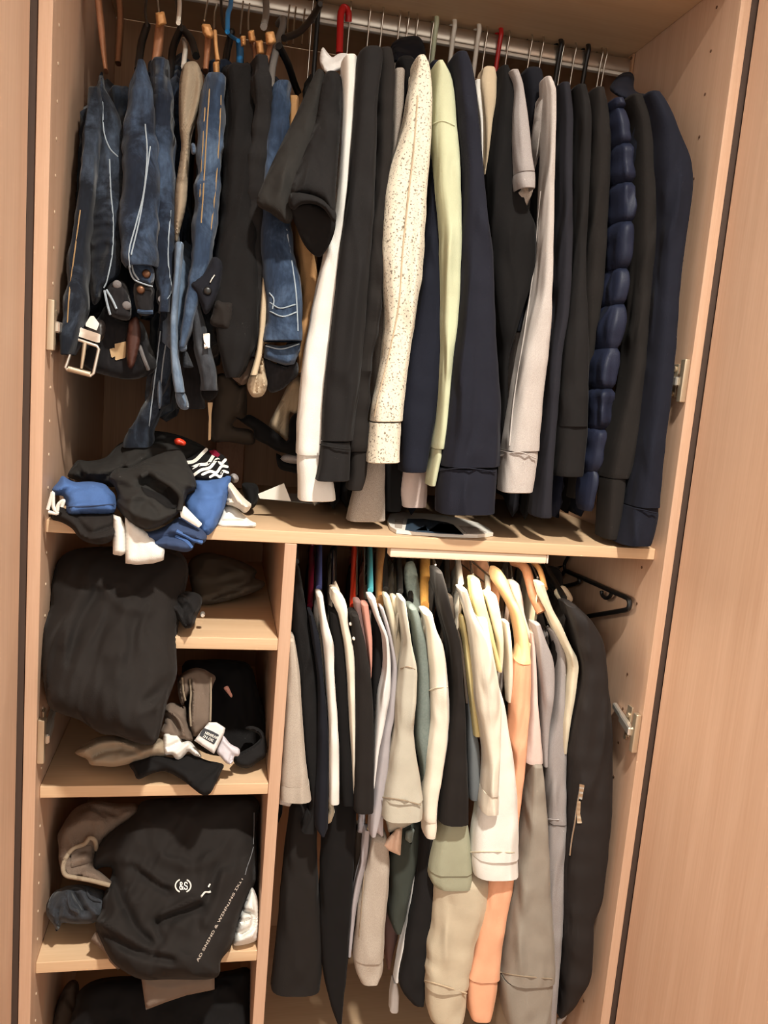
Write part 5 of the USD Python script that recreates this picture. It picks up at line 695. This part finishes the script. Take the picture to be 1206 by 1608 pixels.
heap('sweatpants', 'long grey-brown sleeve lying along the front of the middle cubby', 'sweatpants', 'sleeve', 'taupe', [(117, 1182), (132, 1168), (152, 1158), (172, 1155), (192, 1158), (215, 1166), (234, 1168), (252, 1158), (262, 1158), (262, 1186), (236, 1190), (205, 1199), (180, 1204), (160, 1203), (142, 1201), (136, 1192)], (.07, .035), .022, .04, 14, [([(125, 1184), (150, 1170), (180, 1164), (205, 1172)], .008, 5), ([(140, 1192), (165, 1180), (190, 1176)], -.009, 4), ([(200, 1190), (225, 1180), (250, 1170)], .006, 5), ([(185, 1168), (215, 1184)], -.006, 4)], (.005, .05, .025, 20))
T, m, i = heap('waistband', 'white elastic waistband crumpled in the middle cubby', 'waistband', 'band', 'white', [(257, 1153), (270, 1152), (281, 1154), (287, 1164), (297, 1163), (306, 1172), (317, 1188), (306, 1187), (296, 1180), (290, 1186), (281, 1194), (274, 1190), (270, 1185), (258, 1183)], (.05, .035), .012, .02, 7, [([(264, 1174), (276, 1168), (286, 1164)], -.007, 3), ([(276, 1184), (288, 1174), (296, 1166)], .005, 3)], (.002, .06, .04, 0), 2.8)
T, m, i = heap('care_label', 'white garment label with dark printed rectangle and two lines of tiny writing', 'label', 'tag', 'white_b', [(328, 1134), (340, 1134), (354, 1143), (352, 1152), (336, 1184), (318, 1172), (305, 1163), (316, 1148)], (.03, .02), .004, .008, 5, (), (.0008, .05, .05, 0), 2.6, False, False)
d = T.add('printed_panel', patch(m, [(320, 1143), (333, 1148), (344, 1154), (340, 1162), (336, 1169), (324, 1162), (313, 1155), (316, 1149)], .0003, 2.4, .0006), 'print_dark', i)
def writing(text, mesh, p0, p1, h, mat, T, parent, name='lettering', lift=.0014):
    """Flat lettering along the pixel line p0 to p1 on the front of a mesh."""
    tm = meshkit.text_mesh(text, 1.0, .05, True); V = np.array(tm.vertices); p0, p1 = np.array(p0, float), np.array(p1, float); dr = (p1 - p0) / (V[:, 0].max()); ln = np.linalg.norm(p1 - p0); pn = np.array([dr[1], -dr[0]]) / np.linalg.norm(dr)
    uv = p0 + V[:, :1] * dr + V[:, 1:2] * h * pn; A = np.array([onto(mesh, [p0 + dr * x], 0)[0] for x in np.linspace(0, V[:, 0].max(), 9)])
    dist = np.interp(V[:, 0], np.linspace(0, V[:, 0].max(), 9), np.linalg.norm(A - CAM, axis=1)) - lift - np.where(V[:, 2] > .02, .0004, 0); R = rays(uv); R /= np.linalg.norm(R, axis=1, keepdims=True)
    T.add(name, (CAM + R * dist[:, None], np.array(tm.faces)), mat, parent, smooth=False)
writing('NRWEAR', m, (321, 1152), (341, 1161), 4.2, 'print_white', T, d); writing('IN.OE', m, (318, 1157), (334, 1165), 4., 'print_white', T, d); T.done()
heap('care_label', 'second smaller grey-white label folded into a tube beside the printed one', 'label', 'tag', 'lavender_white', [(348, 1158), (352, 1156), (362, 1168), (376, 1176), (375, 1187), (368, 1188), (365, 1199), (356, 1199), (346, 1188), (340, 1179)], (.04, .03), .006, .012, 5, [([(352, 1164), (364, 1178)], .003, 2), ([(362, 1196), (365, 1186)], -.006, 2.5)], (.0008, .05, .05, 0), 2.4)
heap('t_shirt', 'black cloth draped over the edge of the middle cubby shelf', 't-shirt', 'cloth', 'soft_black', [(203, 1200), (220, 1192), (246, 1185), (272, 1190), (299, 1184), (325, 1194), (351, 1200), (347, 1212), (338, 1232), (329, 1247), (317, 1248), (303, 1238), (288, 1226), (262, 1212), (240, 1214), (217, 1224), (210, 1212)], (.05, -.01), .012, .03, 10, [([(240, 1190), (265, 1200), (290, 1214)], .006, 5), ([(300, 1232), (320, 1218), (340, 1205)], -.006, 4)], (.003, .04, .03, 20))
# lower cubby
T, m, i = heap('fleece', 'grey-brown fleece jacket rolled with pale collar edge in the lower cubby', 'fleece jacket', 'roll', 'fleece', [(92, 1330), (90, 1312), (97, 1298), (108, 1280), (122, 1266), (150, 1258), (185, 1262), (215, 1262), (222, 1280), (190, 1300), (164, 1320), (153, 1338), (150, 1360), (166, 1376), (178, 1388), (164, 1392), (140, 1384), (120, 1379), (106, 1380), (97, 1368), (92, 1350)], (.16, .06), .035, .09, 22,
     [([(152, 1332), (149, 1320), (141, 1316), (133, 1325), (116, 1332), (104, 1346), (99, 1362), (103, 1374), (118, 1378), (140, 1382), (172, 1390)], .010, 3.2), ([(112, 1345), (128, 1336), (146, 1336), (146, 1356), (116, 1362)], -.018, 9), ([(105, 1300), (130, 1290), (160, 1290)], .008, 7), ([(120, 1275), (150, 1270), (185, 1280)], -.008, 6)], (.004, .05, .03, 0), finish=False)
T.add('collar_edge', stitch(m, [(152, 1334), (149, 1320), (141, 1316), (133, 1325), (116, 1332), (104, 1346), (99, 1362), (103, 1374), (118, 1378), (140, 1382), (172, 1390)], .0036, .001, 8), 'taupe', i); T.add('inner_collar', patch(m, [(112, 1340), (126, 1330), (144, 1328), (146, 1352), (128, 1358), (112, 1362)], .001, 3), 'grey_brown', i); T.done()
T, m, i = heap('jeans', 'dark grey jeans rolled up under the fleece in the lower cubby', 'jeans', 'roll', 'denim_grey', [(73, 1420), (84, 1402), (102, 1392), (126, 1389), (150, 1394), (166, 1402), (166, 1430), (150, 1448), (126, 1451), (108, 1450), (97, 1449), (94, 1458), (88, 1463), (86, 1455), (79, 1446), (73, 1436)], (.09, .05), .03, .06, 14,
     [([(84, 1440), (92, 1420), (98, 1412), (98, 1440)], .008, 4), ([(105, 1402), (110, 1424), (122, 1432)], .010, 4), ([(116, 1404), (124, 1418), (130, 1428)], -.012, 5), ([(128, 1398), (138, 1420), (152, 1436)], .009, 4), ([(90, 1428), (88, 1446)], -.010, 4)], (.004, .05, .03, 0), finish=False)
for ln in ([(137, 1396), (138, 1404), (146, 1412), (158, 1415)], [(106, 1400), (110, 1424), (122, 1432)]): T.add('hem_edge', stitch(m, ln, .0022, .002), 'denim_grey', i)
T.done()
heap('cloth', 'tan cloth corner sticking out left of the big black tracksuit', 'cloth', 'corner', 'grey_brown', [(152, 1460), (142, 1476), (166, 1496), (172, 1510), (186, 1524), (192, 1500)], (.03, .0), .006, .012, 6, (), (.001, .05, .05, 0), 3, False)
heap('socks', 'white and grey socks rolled together at the right of the lower cubby', 'socks', 'roll', 'white', [(394, 1394), (402, 1404), (407, 1426), (405, 1470), (396, 1480), (372, 1485), (366, 1480), (372, 1452), (382, 1424)], (.06, .04), .025, .05, 14, [([(384, 1432), (398, 1436), (396, 1456), (380, 1466)], -.014, 3.5), ([(376, 1478), (396, 1468), (402, 1446), (394, 1426)], .004, 3), ([(382, 1448), (390, 1444)], -.010, 3)], (.002, .05, .04, 0), 3)
T, m, i = heap('tracksuit', 'big black tracksuit with round white emblem and slanting line of white lettering', 'tracksuit', 'bundle', 'brown_black', [(176, 1302), (196, 1288), (214, 1272), (230, 1256), (300, 1252), (399, 1250), (402, 1300), (403, 1369), (398, 1392), (378, 1434), (364, 1484), (347, 1508), (338, 1536), (265, 1538), (222, 1538), (190, 1522), (171, 1503), (150, 1456), (158, 1432), (162, 1408), (172, 1384), (176, 1364), (160, 1362), (146, 1368), (147, 1344), (157, 1322)], (.15, -.015), .05, .14, 40,
     [([(180, 1378), (197, 1426), (219, 1465), (240, 1484)], -.016, 8), ([(208, 1360), (240, 1386), (262, 1400)], -.012, 7), ([(196, 1352), (228, 1366), (255, 1385)], .008, 8), ([(248, 1447), (284, 1434), (314, 1424)], -.016, 7), ([(254, 1438), (284, 1422), (312, 1410)], .010, 7), ([(244, 1450), (252, 1474)], -.010, 6), ([(164, 1466), (205, 1490), (240, 1502), (270, 1508)], -.012, 7), ([(165, 1452), (210, 1476), (250, 1492)], .008, 8), ([(340, 1360), (330, 1400), (318, 1430)], -.008, 7), ([(352, 1372), (342, 1412), (325, 1450)], .008, 9), ([(262, 1350), (300, 1360), (330, 1352)], .008, 10)], (.006, .025, .015, 30), 4.6, finish=False)
ring = [(287 + 11.5 * math.cos(a), 1391 + 10.5 * math.sin(a)) for a in np.linspace(2.0, 4.3, 9)]; T.add('emblem', stitch(m, ring, .0012, .0012), 'print_white', i)
ring = [(288 + 11.5 * math.cos(a), 1391 + 10.5 * math.sin(a)) for a in np.linspace(-1.1, 1.15, 9)]; T.add('emblem', stitch(m, ring, .0012, .0012), 'print_white', i)
writing('&S', m, (281, 1397), (295, 1397), 12, 'print_white', T, i, 'emblem', .0012)
T.add('piping', stitch(m, [(398, 1330), (394, 1345), (388, 1362), (385, 1374)], .0009, .0012), 'stitch_grey', i); T.add('piping', stitch(m, [(399, 1276), (399, 1300), (398, 1326)], .0008, .0012), 'stitch_grey', i)
writing('AD SNIND & WINNINS IXIT', m, (311, 1511), (383, 1378), 3.7, 'marl', T, i, 'lettering', .0012)
T.add('cord', stitch(m, [(316, 1408), (322, 1401), (328, 1401), (331, 1400)], .0016, .002), 'white', i); T.add('cord', stitch(m, [(327, 1393), (330, 1388)], .0014, .002), 'white', i); T.done()
heap('t_shirt', 'grey-brown shirt hem hanging below the black tracksuit', 't-shirt', 'hem', 'grey_brown', [(221, 1530), (265, 1528), (337, 1524), (337, 1554), (293, 1563), (260, 1574), (229, 1586)], (.01, -.005), .006, .014, 8, [([(226, 1545), (260, 1552), (330, 1540)], .003, 6)], (.0015, .03, .03, 0), 4, False)
heap('blanket', 'black blanket bundle in the bottom cubby', 'blanket', 'bundle', 'soft_black', [(118, 1580), (128, 1552), (160, 1536), (220, 1532), (300, 1532), (360, 1524), (392, 1522), (396, 1580), (394, 1660), (120, 1660)], (.16, .08), .05, .1, 30, (), (.006, .02, .02, 20), 6)
heap('blanket', 'brown blanket edge at the left of the bottom cubby', 'blanket', 'bundle', 'taupe_dark', [(84, 1600), (96, 1560), (110, 1540), (124, 1546), (122, 1600), (118, 1650), (84, 1650)], (.24, .16), .03, .06, 14, (), (.004, .03, .02, 0), 5)
heap('cloth', 'white cloth end on the wardrobe floor below the black bomber jacket', 'cloth', 'cloth', 'white_b', [(868, 1602), (876, 1598), (884, 1592), (892, 1590), (888, 1600), (882, 1608), (890, 1618), (870, 1618)], (.12, .10), .008, .012, 6, (), (.002, .06, .06, 0), 3)
